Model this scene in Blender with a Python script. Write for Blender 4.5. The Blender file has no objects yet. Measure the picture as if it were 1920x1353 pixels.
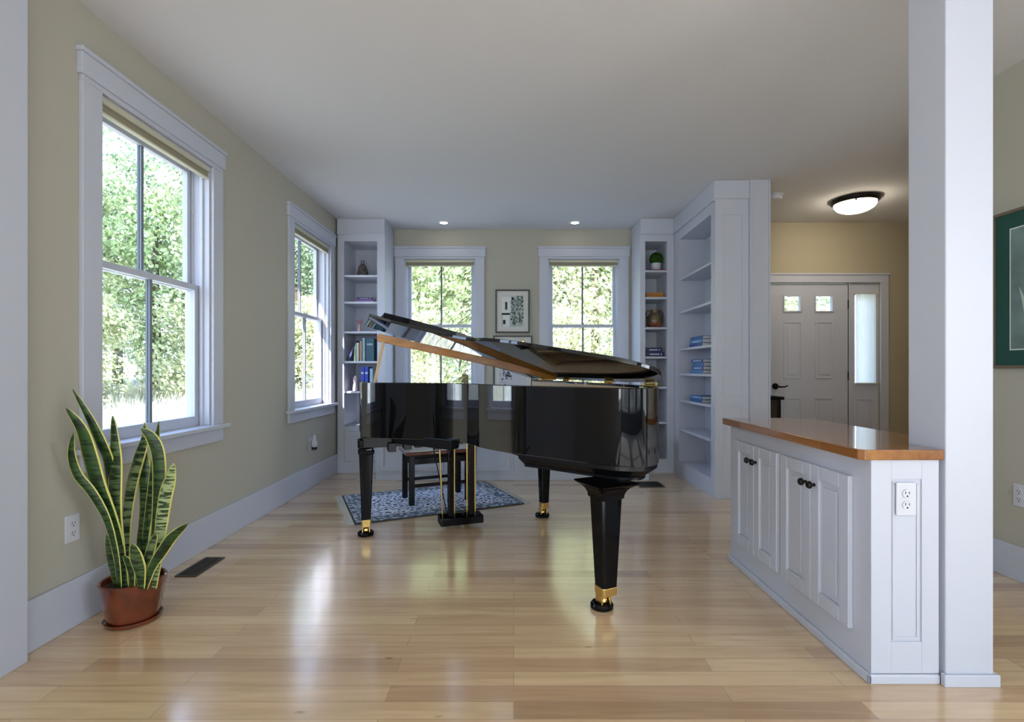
import bpy, math, random
from mathutils import Vector, Matrix
random.seed(7)
PI = math.pi
S = bpy.context.scene
COL = S.collection

# ---------------------------------------------------------------- camera, light, exposure
cam = bpy.data.cameras.new('camera'); cam.sensor_width = 36; cam.lens = 36*940/1920
cam.shift_x = -3/1920; cam.shift_y = 15.5/1920; cam.clip_start = 0.05; cam.clip_end = 300
co = bpy.data.objects.new('camera', cam); COL.objects.link(co)
co.location = (0, 0, 1.1); co.rotation_euler = (PI/2, 0, 0); S.camera = co
vs = S.view_settings
vs.view_transform = 'Standard'; vs.look = 'None'; vs.gamma = 1; vs.exposure = 0.78; vs.use_curve_mapping = False

w = bpy.data.worlds.new('sky'); S.world = w; w.use_nodes = True
nt = w.node_tree; nt.nodes.clear()
tc = nt.nodes.new('ShaderNodeTexCoord'); sp = nt.nodes.new('ShaderNodeSeparateXYZ')
rp = nt.nodes.new('ShaderNodeValToRGB'); bg = nt.nodes.new('ShaderNodeBackground'); ow = nt.nodes.new('ShaderNodeOutputWorld')
rp.color_ramp.elements[0].position = 0.0; rp.color_ramp.elements[0].color = (0.80, 0.88, 1.0, 1)
rp.color_ramp.elements[1].position = 0.7; rp.color_ramp.elements[1].color = (0.42, 0.62, 1.0, 1)
nt.links.new(tc.outputs['Generated'], sp.inputs[0]); nt.links.new(sp.outputs['Z'], rp.inputs[0])
nt.links.new(rp.outputs[0], bg.inputs[0]); nt.links.new(bg.outputs[0], ow.inputs[0])
bg.inputs[1].default_value = 3.2

sun = bpy.data.lights.new('sun', 'SUN'); sun.energy = 11.0; sun.angle = 0.012; sun.color = (1.0, 0.95, 0.90)
so = bpy.data.objects.new('sun', sun); COL.objects.link(so)
so.rotation_euler = Vector((0.30, 1.0, -0.60)).to_track_quat('-Z', 'Y').to_euler()

def area(name, loc, direction, sx, sy, power, color=(1, 1, 1)):
    l = bpy.data.lights.new(name, 'AREA'); l.shape = 'RECTANGLE'; l.size = sx; l.size_y = sy; l.energy = power; l.color = color
    o = bpy.data.objects.new(name, l); COL.objects.link(o); o.location = loc
    o.rotation_euler = Vector(direction).to_track_quat('-Z', 'Z').to_euler(); return o
# fill lamps added in the unseen openings behind the camera
for x in (-1.35, 0.75, 3.0):
    area('fill_lamp', (x, -4.16, 1.45), (0, 1, 0), 1.6, 2.0, 5, (0.92, 0.96, 1.0))
area('fill_lamp', (4.61, -1.6, 1.5), (-1, 0, 0), 2.2, 2.0, 26, (0.90, 0.95, 1.0))
area('fill_lamp', (-2.46, -3.2, 1.25), (1, 0, 0), 1.3, 1.5, 58, (0.88, 0.94, 1.0))

# ---------------------------------------------------------------- materials
def mat(name, col, rough=0.5, metal=0.0, coat=0.0, spec=0.5, bump=None, vary=None, emit=None, ior=1.5):
    m = bpy.data.materials.new(name); m.use_nodes = True; t = m.node_tree
    b = t.nodes['Principled BSDF']
    b.inputs['Base Color'].default_value = (*col, 1); b.inputs['Roughness'].default_value = rough
    b.inputs['Metallic'].default_value = metal; b.inputs['Coat Weight'].default_value = coat
    b.inputs['Coat Roughness'].default_value = 0.03
    b.inputs['Specular IOR Level'].default_value = spec; b.inputs['IOR'].default_value = ior
    g = t.nodes.new('ShaderNodeNewGeometry')
    tcn = t.nodes.new('ShaderNodeTexCoord')
    if vary:
        sc, amt = vary
        n = t.nodes.new('ShaderNodeTexNoise'); n.inputs['Scale'].default_value = sc; n.inputs['Detail'].default_value = 4
        t.links.new(tcn.outputs['Object'], n.inputs['Vector'])
        r = t.nodes.new('ShaderNodeValToRGB')
        r.color_ramp.elements[0].position = .3; r.color_ramp.elements[1].position = .7
        r.color_ramp.elements[0].color = (*[c*(1-amt) for c in col], 1)
        r.color_ramp.elements[1].color = (*[min(1, c*(1+amt)) for c in col], 1)
        t.links.new(n.outputs['Fac'], r.inputs[0]); t.links.new(r.outputs[0], b.inputs['Base Color'])
    if bump:
        sc, st = bump
        n = t.nodes.new('ShaderNodeTexNoise'); n.inputs['Scale'].default_value = sc; n.inputs['Detail'].default_value = 3
        t.links.new(tcn.outputs['Object'], n.inputs['Vector'])
        bp = t.nodes.new('ShaderNodeBump'); bp.inputs['Strength'].default_value = st; bp.inputs['Distance'].default_value = .002
        t.links.new(n.outputs['Fac'], bp.inputs['Height']); t.links.new(bp.outputs[0], b.inputs['Normal'])
    if emit:
        b.inputs['Emission Color'].default_value = (*emit[0], 1); b.inputs['Emission Strength'].default_value = emit[1]
    return m

def stretch_wood(name, c1, c2, scale, rough, coat=0.0):
    m = mat(name, c1, rough, coat=coat); t = m.node_tree; b = t.nodes['Principled BSDF']
    tcn = t.nodes.new('ShaderNodeTexCoord'); mp = t.nodes.new('ShaderNodeMapping'); mp.inputs['Scale'].default_value = scale
    n = t.nodes.new('ShaderNodeTexNoise'); n.inputs['Scale'].default_value = 1; n.inputs['Detail'].default_value = 6; n.inputs['Distortion'].default_value = .6
    r = t.nodes.new('ShaderNodeValToRGB'); r.color_ramp.elements[0].position = .35; r.color_ramp.elements[1].position = .68
    r.color_ramp.elements[0].color = (*c1, 1); r.color_ramp.elements[1].color = (*c2, 1)
    t.links.new(tcn.outputs['Object'], mp.inputs[0]); t.links.new(mp.outputs[0], n.inputs['Vector'])
    t.links.new(n.outputs['Fac'], r.inputs[0]); t.links.new(r.outputs[0], b.inputs['Base Color']); return m

M = {}
M['wall'] = mat('wall_paint', (0.49, 0.468, 0.39), 0.85, bump=(90, .15))
M['wall_entry'] = mat('wall_paint_entry', (0.47, 0.415, 0.30), 0.85, bump=(90, .15))
M['ceiling'] = mat('ceiling_paint', (0.70, 0.70, 0.71), 0.9, bump=(70, .2))
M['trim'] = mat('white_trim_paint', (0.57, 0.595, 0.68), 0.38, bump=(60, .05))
M['reflected_dark'] = mat('dark_reflection_wall', (0.13, 0.14, 0.15), 0.85)  # invented dark tone for the unseen rear wall, keeps the piano's reflections dark
M['muntin'] = mat('backlit_muntin', (0.17, 0.20, 0.24), 0.4)  # backlit shade of the window bars put into their colour
M['sidewall'] = mat('exterior_siding', (0.75, 0.75, 0.74), 0.8, bump=(12, .2))
def lacquer(name, col, rough, lo, hi):
    m = bpy.data.materials.new(name); m.use_nodes = True; t = m.node_tree; t.nodes.clear(); L = t.links
    o = t.nodes.new('ShaderNodeOutputMaterial'); mx = t.nodes.new('ShaderNodeMixShader')
    d = t.nodes.new('ShaderNodeBsdfDiffuse'); d.inputs[0].default_value = (*col, 1)
    g = t.nodes.new('ShaderNodeBsdfGlossy'); g.inputs['Roughness'].default_value = rough
    f = t.nodes.new('ShaderNodeFresnel'); f.inputs[0].default_value = 1.5
    r = t.nodes.new('ShaderNodeMapRange'); r.inputs['From Min'].default_value = .04; r.inputs['From Max'].default_value = .9; r.inputs['To Min'].default_value = lo; r.inputs['To Max'].default_value = hi
    L.new(f.outputs[0], r.inputs['Value']); L.new(r.outputs[0], mx.inputs[0]); L.new(d.outputs[0], mx.inputs[1]); L.new(g.outputs[0], mx.inputs[2]); L.new(mx.outputs[0], o.inputs[0]); return m
M['black'] = lacquer('black_lacquer', (0.003, 0.003, 0.004), .03, .026, .30)
M['lid'] = lacquer('black_lid_lacquer', (0.003, 0.003, 0.004), .03, .10, .85)
M['darkwood'] = lacquer('black_satin_wood', (0.006, 0.006, 0.008), .25, .03, .2)
M['brass'] = mat('brass', (0.80, 0.56, 0.20), 0.22, metal=1)
M['plate'] = mat('gold_iron_plate', (0.85, 0.60, 0.28), 0.4, metal=.15, coat=.3)
M['steel'] = mat('steel_strings', (0.7, 0.7, 0.68), 0.25, metal=1)
M['soundboard'] = stretch_wood('spruce_soundboard', (0.62, 0.42, 0.20), (0.72, 0.52, 0.28), (2, 40, 2), .3, .4)
M['orange'] = stretch_wood('orange_maple', (0.36, 0.12, 0.004), (0.54, 0.20, 0.010), (3, 30, 30), .35, .3)
M['veneer'] = stretch_wood('tan_rim_veneer', (0.74, 0.50, 0.28), (0.84, 0.62, 0.38), (3, 30, 30), .3, .4)
M['stickwood'] = stretch_wood('pale_stick_wood', (0.42, 0.27, 0.13), (0.58, 0.40, 0.22), (20, 20, 3), .4)
M['ivory'] = mat('white_key', (0.85, 0.84, 0.78), 0.2)
M['felt'] = mat('green_felt', (0.05, 0.12, 0.05), 0.9)
M['iron'] = mat('bronze_black_iron', (0.012, 0.011, 0.010), 0.35, metal=.5)
M['vent'] = mat('bronze_vent', (0.08, 0.065, 0.05), 0.4, metal=.6)
M['blackhole'] = mat('dark_recess', (0.01, 0.01, 0.01), 0.9)
M['plastic'] = mat('white_plastic', (0.64, 0.655, 0.71), 0.3)
M['shade_light'] = mat('cream_blind_rail', (0.62, 0.60, 0.46), 0.7)
M['shade_dark'] = mat('olive_blind_fabric', (0.30, 0.28, 0.19), 0.85, bump=(200, .3))
M['bench'] = mat('brown_bench_seat', (0.16, 0.045, 0.02), 0.2, coat=.8)
M['soil'] = mat('potting_soil', (0.04, 0.025, 0.015), 0.95, bump=(60, 1))
M['pot'] = mat('red_brown_glaze', (0.13, 0.024, 0.008), 0.16, coat=.7, vary=(14, .35), bump=(25, .15))
M['mat_cream'] = mat('cream_mat_board', (0.72, 0.70, 0.64), 0.9)
M['frame'] = mat('dark_grey_frame', (0.045, 0.04, 0.04), 0.4)
M['frame_wood'] = mat('brown_frame_wood', (0.16, 0.12, 0.08), 0.4)
M['green_mat'] = mat('dark_green_mat', (0.015, 0.075, 0.06), 0.8)
M['white'] = mat('plain_white', (0.8, 0.8, 0.78), 0.6)
M['lamp'] = mat('lit_frosted_glass', (1, 0.95, 0.85), 0.4, emit=((1.0, 0.86, 0.66), 15.0))
M['bulb'] = mat('lit_downlight', (1, 0.95, 0.85), 0.4, emit=((1.0, 0.9, 0.75), 12.0))
M['bark'] = mat('bark', (0.10, 0.075, 0.05), 0.9, bump=(8, 1))

def glass():
    m = bpy.data.materials.new('window_glass'); m.use_nodes = True; t = m.node_tree; t.nodes.clear()
    o = t.nodes.new('ShaderNodeOutputMaterial'); mx = t.nodes.new('ShaderNodeMixShader')
    tr = t.nodes.new('ShaderNodeBsdfTransparent'); gl = t.nodes.new('ShaderNodeBsdfGlossy'); gl.inputs['Roughness'].default_value = .0
    tr.inputs[0].default_value = (.95, .97, 1.0, 1)
    mx.inputs[0].default_value = .05
    t.links.new(tr.outputs[0], mx.inputs[1]); t.links.new(gl.outputs[0], mx.inputs[2]); t.links.new(mx.outputs[0], o.inputs[0]); return m
M['glass'] = glass()

def floor_mat():
    m = mat('maple_floorboards', (0.6, 0.42, 0.25), 0.22, spec=.5, coat=.9); t = m.node_tree; b = t.nodes['Principled BSDF']; L = t.links
    b.inputs['Coat Roughness'].default_value = .14
    g = t.nodes.new('ShaderNodeNewGeometry')
    br = t.nodes.new('ShaderNodeTexBrick'); br.offset = .37; br.offset_frequency = 2; br.squash = 1
    br.inputs['Scale'].default_value = 1; br.inputs['Brick Width'].default_value = 1.15; br.inputs['Row Height'].default_value = .083
    br.inputs['Mortar Size'].default_value = .0012; br.inputs['Mortar Smooth'].default_value = .3; br.inputs['Bias'].default_value = 0
    br.inputs['Color1'].default_value = (0, 0, 0, 1); br.inputs['Color2'].default_value = (1, 1, 1, 1); br.inputs['Mortar'].default_value = (.5, .5, .5, 1)
    L.new(g.outputs['Position'], br.inputs['Vector'])
    r = t.nodes.new('ShaderNodeValToRGB'); e = r.color_ramp.elements
    e[0].position = 0; e[0].color = (0.50, 0.33, 0.19, 1); e[1].position = 1; e[1].color = (0.80, 0.60, 0.36, 1)
    for p, c in ((.06, (0.62, 0.42, 0.25, 1)), (.35, (0.72, 0.51, 0.30, 1)), (.7, (0.76, 0.55, 0.325, 1))):
        q = e.new(p); q.color = c
    L.new(br.outputs['Color'], r.inputs[0])
    mp = t.nodes.new('ShaderNodeMapping'); mp.inputs['Scale'].default_value = (1.6, 22, 1)
    n = t.nodes.new('ShaderNodeTexNoise'); n.inputs['Scale'].default_value = 1; n.inputs['Detail'].default_value = 6; n.inputs['Distortion'].default_value = 1.2
    L.new(g.outputs['Position'], mp.inputs[0]); L.new(mp.outputs[0], n.inputs['Vector'])
    r2 = t.nodes.new('ShaderNodeValToRGB'); r2.color_ramp.elements[0].position = .3; r2.color_ramp.elements[1].position = .7
    r2.color_ramp.elements[0].color = (.84, .80, .76, 1); r2.color_ramp.elements[1].color = (1.06, 1.05, 1.03, 1)
    L.new(n.outputs['Fac'], r2.inputs[0])
    mx = t.nodes.new('ShaderNodeMix'); mx.data_type = 'RGBA'; mx.blend_type = 'MULTIPLY'; mx.inputs[0].default_value = 1
    L.new(r.outputs[0], mx.inputs[6]); L.new(r2.outputs[0], mx.inputs[7])
    # small dark knots and mineral streaks
    mp3 = t.nodes.new('ShaderNodeMapping'); mp3.inputs['Scale'].default_value = (2.2, 6, 1)
    v = t.nodes.new('ShaderNodeTexVoronoi'); v.inputs['Scale'].default_value = 1.3
    L.new(g.outputs['Position'], mp3.inputs[0]); L.new(mp3.outputs[0], v.inputs['Vector'])
    r4 = t.nodes.new('ShaderNodeValToRGB'); r4.color_ramp.elements[0].position = .02; r4.color_ramp.elements[1].position = .07
    r4.color_ramp.elements[0].color = (.45, .36, .3, 1); r4.color_ramp.elements[1].color = (1, 1, 1, 1)
    L.new(v.outputs['Distance'], r4.inputs[0])
    mk = t.nodes.new('ShaderNodeMix'); mk.data_type = 'RGBA'; mk.blend_type = 'MULTIPLY'; mk.inputs[0].default_value = .8
    L.new(mx.outputs[2], mk.inputs[6]); L.new(r4.outputs[0], mk.inputs[7])
    m2 = t.nodes.new('ShaderNodeMix'); m2.data_type = 'RGBA'; m2.inputs[7].default_value = (.20, .12, .07, 1)
    mf = t.nodes.new('ShaderNodeMath'); mf.operation = 'MULTIPLY'; mf.inputs[1].default_value = .55
    L.new(br.outputs['Fac'], mf.inputs[0]); L.new(mf.outputs[0], m2.inputs[0]); L.new(mk.outputs[2], m2.inputs[6]); L.new(m2.outputs[2], b.inputs['Base Color'])
    # waviness between boards widens the window reflections
    n3 = t.nodes.new('ShaderNodeTexNoise'); n3.inputs['Scale'].default_value = 5; n3.inputs['Detail'].default_value = 2
    L.new(g.outputs['Position'], n3.inputs['Vector'])
    ad = t.nodes.new('ShaderNodeMath'); ad.operation = 'MULTIPLY_ADD'; ad.inputs[1].default_value = .25
    L.new(br.outputs['Color'], ad.inputs[0]); L.new(n3.outputs['Fac'], ad.inputs[2])
    bp = t.nodes.new('ShaderNodeBump'); bp.inputs['Strength'].default_value = .12; bp.inputs['Distance'].default_value = .01
    L.new(ad.outputs[0], bp.inputs['Height']); L.new(bp.outputs[0], b.inputs['Normal'])
    return m
M['floor'] = floor_mat()

def counter_mat():
    m = mat('cherry_counter', (0.4, 0.17, 0.05), 0.13, coat=.6); t = m.node_tree; b = t.nodes['Principled BSDF']; L = t.links
    tcn = t.nodes.new('ShaderNodeTexCoord')
    mp = t.nodes.new('ShaderNodeMapping'); mp.inputs['Rotation'].default_value = (0, 0, PI/2)
    L.new(tcn.outputs['Object'], mp.inputs[0])
    br = t.nodes.new('ShaderNodeTexBrick'); br.inputs['Scale'].default_value = 1; br.inputs['Brick Width'].default_value = .7; br.inputs['Row Height'].default_value = .045
    br.inputs['Mortar Size'].default_value = 0; br.inputs['Color1'].default_value = (0.28, 0.10, 0.025, 1); br.inputs['Color2'].default_value = (0.42, 0.19, 0.055, 1)
    L.new(mp.outputs[0], br.inputs['Vector'])
    mp2 = t.nodes.new('ShaderNodeMapping'); mp2.inputs['Scale'].default_value = (50, 3, 50)
    n = t.nodes.new('ShaderNodeTexNoise'); n.inputs['Scale'].default_value = 1; n.inputs['Detail'].default_value = 5
    L.new(tcn.outputs['Object'], mp2.inputs[0]); L.new(mp2.outputs[0], n.inputs['Vector'])
    r = t.nodes.new('ShaderNodeValToRGB'); r.color_ramp.elements[0].position = .3; r.color_ramp.elements[0].color = (.75, .7, .65, 1); r.color_ramp.elements[1].position = .7
    L.new(n.outputs['Fac'], r.inputs[0])
    mx = t.nodes.new('ShaderNodeMix'); mx.data_type = 'RGBA'; mx.blend_type = 'MULTIPLY'; mx.inputs[0].default_value = 1
    L.new(br.outputs['Color'], mx.inputs[6]); L.new(r.outputs[0], mx.inputs[7]); L.new(mx.outputs[2], b.inputs['Base Color']); return m
M['counter'] = counter_mat()

def leaf_mat(name, c, tl=.4, vary=.55):
    m = bpy.data.materials.new(name); m.use_nodes = True; t = m.node_tree; t.nodes.clear(); L = t.links
    o = t.nodes.new('ShaderNodeOutputMaterial'); mx = t.nodes.new('ShaderNodeMixShader'); mx.inputs[0].default_value = tl
    d = t.nodes.new('ShaderNodeBsdfDiffuse'); tr = t.nodes.new('ShaderNodeBsdfTranslucent')
    g = t.nodes.new('ShaderNodeNewGeometry'); r = t.nodes.new('ShaderNodeValToRGB')
    r.color_ramp.elements[0].color = (*[x*(1-vary) for x in c], 1); r.color_ramp.elements[1].color = (*[min(.95, x*(1+vary)) for x in c], 1)
    L.new(g.outputs['Random Per Island'], r.inputs[0]); L.new(r.outputs[0], d.inputs[0]); L.new(r.outputs[0], tr.inputs[0])
    L.new(d.outputs[0], mx.inputs[1]); L.new(tr.outputs[0], mx.inputs[2]); L.new(mx.outputs[0], o.inputs[0]); return m
M['leaf_a'] = leaf_mat('leaf_light', (0.62, 0.69, 0.40))
M['leaf_b'] = leaf_mat('leaf_mid', (0.50, 0.59, 0.33))
M['leaf_c'] = leaf_mat('leaf_deep', (0.31, 0.40, 0.24))
M['blade'] = leaf_mat('meadow_grass', (0.56, 0.55, 0.42), .3)
M['ground'] = mat('meadow_ground', (0.46, 0.45, 0.37), 0.95, vary=(.6, .2))

def snake_mat():
    # vertex colour: r = distance from the midrib, g = along the leaf, b = mottling amount
    m = mat('snake_plant_leaf', (0.05, 0.12, 0.03), 0.32); t = m.node_tree; b = t.nodes['Principled BSDF']; L = t.links
    a = t.nodes.new('ShaderNodeVertexColor'); a.layer_name = 'leaf'
    s = t.nodes.new('ShaderNodeSeparateColor'); L.new(a.outputs[0], s.inputs[0])
    tcn = t.nodes.new('ShaderNodeTexCoord'); mp = t.nodes.new('ShaderNodeMapping'); mp.inputs['Scale'].default_value = (14, 14, 85)
    n = t.nodes.new('ShaderNodeTexNoise'); n.inputs['Scale'].default_value = 1; n.inputs['Detail'].default_value = 2
    L.new(tcn.outputs['Object'], mp.inputs[0]); L.new(mp.outputs[0], n.inputs['Vector'])
    r = t.nodes.new('ShaderNodeValToRGB'); r.color_ramp.elements[0].position = .42; r.color_ramp.elements[1].position = .56
    r.color_ramp.elements[0].color = (0.006, 0.020, 0.006, 1); r.color_ramp.elements[1].color = (0.035, 0.085, 0.02, 1)
    L.new(n.outputs['Fac'], r.inputs[0])
    r3 = t.nodes.new('ShaderNodeValToRGB'); r3.color_ramp.elements[0].position = .44; r3.color_ramp.elements[1].position = .54
    r3.color_ramp.elements[0].color = (0.02, 0.05, 0.014, 1); r3.color_ramp.elements[1].color = (0.42, 0.50, 0.24, 1)
    L.new(n.outputs['Fac'], r3.inputs[0])
    ma = t.nodes.new('ShaderNodeMix'); ma.data_type = 'RGBA'; L.new(s.outputs[2], ma.inputs[0]); L.new(r.outputs[0], ma.inputs[6]); L.new(r3.outputs[0], ma.inputs[7])
    gt = t.nodes.new('ShaderNodeMath'); gt.operation = 'GREATER_THAN'; gt.inputs[1].default_value = .80; L.new(s.outputs[0], gt.inputs[0])
    mb = t.nodes.new('ShaderNodeMix'); mb.data_type = 'RGBA'; L.new(gt.outputs[0], mb.inputs[0]); L.new(ma.outputs[2], mb.inputs[6]); mb.inputs[7].default_value = (0.66, 0.64, 0.16, 1)
    L.new(mb.outputs[2], b.inputs['Base Color']); return m
M['snake'] = snake_mat()

def rug_mat():
    m = mat('rug_wool', (0.3, 0.33, 0.42), 0.95, bump=(150, .6)); t = m.node_tree; b = t.nodes['Principled BSDF']; L = t.links
    tcn = t.nodes.new('ShaderNodeTexCoord'); s = t.nodes.new('ShaderNodeSeparateXYZ'); L.new(tcn.outputs['Object'], s.inputs[0])
    def math_(op, a, bb=None):
        n = t.nodes.new('ShaderNodeMath'); n.operation = op
        for i, v in enumerate((a, bb)):
            if v is None: continue
            if isinstance(v, (int, float)): n.inputs[i].default_value = v
            else: L.new(v, n.inputs[i])
        return n.outputs[0]
    ax = math_('ABSOLUTE', s.outputs['X']); ay = math_('ABSOLUTE', s.outputs['Y'])
    dx = math_('SUBTRACT', .665, ax); dy = math_('SUBTRACT', .44, ay)
    d = math_('MINIMUM', dx, dy)          # distance from the rug's edge
    v = t.nodes.new('ShaderNodeTexVoronoi'); v.inputs['Scale'].default_value = 17; L.new(tcn.outputs['Object'], v.inputs['Vector'])
    r = t.nodes.new('ShaderNodeValToRGB'); r.color_ramp.interpolation = 'CONSTANT'; e = r.color_ramp.elements
    e[0].position = 0; e[0].color = (0.03, 0.04, 0.10, 1); e[1].position = .30; e[1].color = (0.78, 0.80, 0.86, 1)
    q = e.new(.55); q.color = (0.16, 0.20, 0.34, 1); q = e.new(.68); q.color = (0.62, 0.64, 0.70, 1)
    L.new(v.outputs['Distance'], r.inputs[0])
    v2 = t.nodes.new('ShaderNodeTexVoronoi'); v2.inputs['Scale'].default_value = 30; L.new(tcn.outputs['Object'], v2.inputs['Vector'])
    r2 = t.nodes.new('ShaderNodeValToRGB'); r2.color_ramp.interpolation = 'CONSTANT'; e = r2.color_ramp.elements
    e[0].position = 0; e[0].color = (0.52, 0.56, 0.60, 1); e[1].position = .45; e[1].color = (0.12, 0.15, 0.20, 1)
    L.new(v2.outputs['Distance'], r2.inputs[0])
    band = math_('LESS_THAN', d, .13)
    mx = t.nodes.new('ShaderNodeMix'); mx.data_type = 'RGBA'; L.new(band, mx.inputs[0]); L.new(r.outputs[0], mx.inputs[6]); L.new(r2.outputs[0], mx.inputs[7])
    line = math_('LESS_THAN', math_('ABSOLUTE', math_('SUBTRACT', d, .135)), .006)
    m2 = t.nodes.new('ShaderNodeMix'); m2.data_type = 'RGBA'; L.new(line, m2.inputs[0]); L.new(mx.outputs[2], m2.inputs[6]); m2.inputs[7].default_value = (.55, .55, .52, 1)
    edge = math_('LESS_THAN', d, .012)
    m3 = t.nodes.new('ShaderNodeMix'); m3.data_type = 'RGBA'; L.new(edge, m3.inputs[0]); L.new(m2.outputs[2], m3.inputs[6]); m3.inputs[7].default_value = (.05, .05, .05, 1)
    L.new(m3.outputs[2], b.inputs['Base Color']); return m
M['rug'] = rug_mat()
M['fringe'] = mat('rug_fringe', (0.62, 0.60, 0.55), 0.9)

_cc = {}
def colour(c, rough=.5, coat=0):
    k = (c, rough, coat)
    if k not in _cc: _cc[k] = mat('paint_%d' % len(_cc), c, rough, coat=coat)
    return _cc[k]

# ---------------------------------------------------------------- mesh helpers
class MB:
    def __init__(s): s.v = []; s.f = []; s.mi = []
    def add(s, vs, fs, mi=0, mx=None):
        o = len(s.v)
        for p in vs:
            p = Vector(p); s.v.append(tuple(mx @ p) if mx else tuple(p))
        for f in fs: s.f.append(tuple(o+i for i in f)); s.mi.append(mi)
        return s
    def box(s, x0, x1, y0, y1, z0, z1, mi=0, mx=None):
        vs = [(x, y, z) for z in (z0, z1) for y in (y0, y1) for x in (x0, x1)]
        return s.add(vs, [(0, 2, 3, 1), (4, 5, 7, 6), (0, 1, 5, 4), (2, 6, 7, 3), (0, 4, 6, 2), (1, 3, 7, 5)], mi, mx)
    def prism(s, pts, z0, z1, mi=0, mx=None):
        n = len(pts); a = sum(pts[i][0]*pts[(i+1) % n][1]-pts[(i+1) % n][0]*pts[i][1] for i in range(n))
        if a < 0: pts = pts[::-1]
        vs = [(x, y, z0) for x, y in pts]+[(x, y, z1) for x, y in pts]
        fs = [tuple(range(n))[::-1], tuple(range(n, 2*n))]+[(i, (i+1) % n, n+(i+1) % n, n+i) for i in range(n)]
        return s.add(vs, fs, mi, mx)
    def lathe(s, prof, c=(0, 0, 0), n=32, mi=0, mx=None, cap=True):
        vs = []; fs = []
        for r, z in prof:
            for k in range(n):
                a = 2*PI*k/n; vs.append((c[0]+r*math.cos(a), c[1]+r*math.sin(a), c[2]+z))
        for j in range(len(prof)-1):
            for k in range(n):
                k2 = (k+1) % n; fs.append((j*n+k, j*n+k2, (j+1)*n+k2, (j+1)*n+k))
        if cap:
            fs.append(tuple(range(n))[::-1]); fs.append(tuple((len(prof)-1)*n+k for k in range(n)))
        return s.add(vs, fs, mi, mx)
    def cyl(s, a, b, r, r2=None, n=14, mi=0):
        a = Vector(a); b = Vector(b); d = b-a; q = d.to_track_quat('Z', 'Y').to_matrix().to_4x4(); q.translation = a
        return s.lathe([(r, 0), (r if r2 is None else r2, d.length)], n=n, mi=mi, mx=q)
    def bar(s, a, b, wx, wy, mi=0, up=(0, 0, 1)):
        a = Vector(a); b = Vector(b); d = (b-a); L = d.length; z = d.normalized(); x = Vector(up).cross(z)
        if x.length < 1e-4: x = Vector((1, 0, 0))
        x.normalize(); y = z.cross(x)
        m = Matrix(((x.x, y.x, z.x, a.x), (x.y, y.y, z.y, a.y), (x.z, y.z, z.z, a.z), (0, 0, 0, 1)))
        return s.box(-wx/2, wx/2, -wy/2, wy/2, 0, L, mi, m)
    def tube(s, pts, r, n=10, mi=0):
        pts = [Vector(p) for p in pts]; vs = []; fs = []
        for i, p in enumerate(pts):
            t = (pts[min(i+1, len(pts)-1)]-pts[max(i-1, 0)]).normalized()
            q = t.to_track_quat('Z', 'Y'); rr = r[i] if isinstance(r, (list, tuple)) else r
            for k in range(n):
                a = 2*PI*k/n; vs.append(tuple(p+q @ Vector((rr*math.cos(a), rr*math.sin(a), 0))))
        for i in range(len(pts)-1):
            for k in range(n):
                k2 = (k+1) % n; fs.append((i*n+k, i*n+k2, (i+1)*n+k2, (i+1)*n+k))
        fs.append(tuple(range(n))[::-1]); fs.append(tuple((len(pts)-1)*n+k for k in range(n)))
        return s.add(vs, fs, mi)
    def loft(s, secs, mi=0):
        # list of rings with equal counts
        n = len(secs[0]); vs = [p for r in secs for p in r]; fs = []
        for j in range(len(secs)-1):
            for k in range(n):
                k2 = (k+1) % n; fs.append((j*n+k, j*n+k2, (j+1)*n+k2, (j+1)*n+k))
        fs.append(tuple(range(n))[::-1]); fs.append(tuple((len(secs)-1)*n+k for k in range(n)))
        return s.add(vs, fs, mi)

BASE = {}
def link(o, parent=None):
    COL.objects.link(o)
    if parent is not None: o.parent = parent
    return o
def build(name, mb, mats, parent=None, bevel=0.0, smooth=False, world=True, center=True):
    if not isinstance(mats, (list, tuple)): mats = [mats]
    vs = mb.v; loc = (0, 0, 0)
    if parent is None and center and world:
        xs = [p[0] for p in vs]; ys = [p[1] for p in vs]; zs = [p[2] for p in vs]
        loc = ((min(xs)+max(xs))/2, (min(ys)+max(ys))/2, min(zs))
    elif parent is not None and world:
        loc = BASE.get(parent.name, (0, 0, 0))
    vv = [(p[0]-loc[0], p[1]-loc[1], p[2]-loc[2]) for p in vs]
    me = bpy.data.meshes.new(name); me.from_pydata(vv, [], mb.f)
    for m in mats: me.materials.append(m)
    me.polygons.foreach_set('material_index', mb.mi)
    if smooth:
        me.polygons.foreach_set('use_smooth', [True]*len(me.polygons))
        try: me.set_sharp_from_angle(angle=math.radians(40))
        except Exception: pass
    me.update(); me.validate()
    o = bpy.data.objects.new(name, me); link(o, parent)
    if parent is None: o.location = loc
    BASE[o.name] = loc
    if bevel:
        b = o.modifiers.new('bevel', 'BEVEL'); b.width = bevel; b.segments = 2; b.limit_method = 'ANGLE'; b.angle_limit = math.radians(40)
    return o
def tag(o, label=None, cat=None, group=None, kind=None):
    if label: o['label'] = label
    if cat: o['category'] = cat
    if group: o['group'] = group
    if kind: o['kind'] = kind
    return o
def empty(name, loc, label=None, cat=None, group=None, kind=None, rz=0.0):
    o = bpy.data.objects.new(name, None); o.empty_display_size = .1; COL.objects.link(o); o.location = loc; o.rotation_euler = (0, 0, rz)
    BASE[o.name] = tuple(loc); return tag(o, label, cat, group, kind)
def struct(name, mb, m, label=None, cat=None, **k):
    return tag(build(name, mb, m, **k), label, cat, kind='structure')

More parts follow.
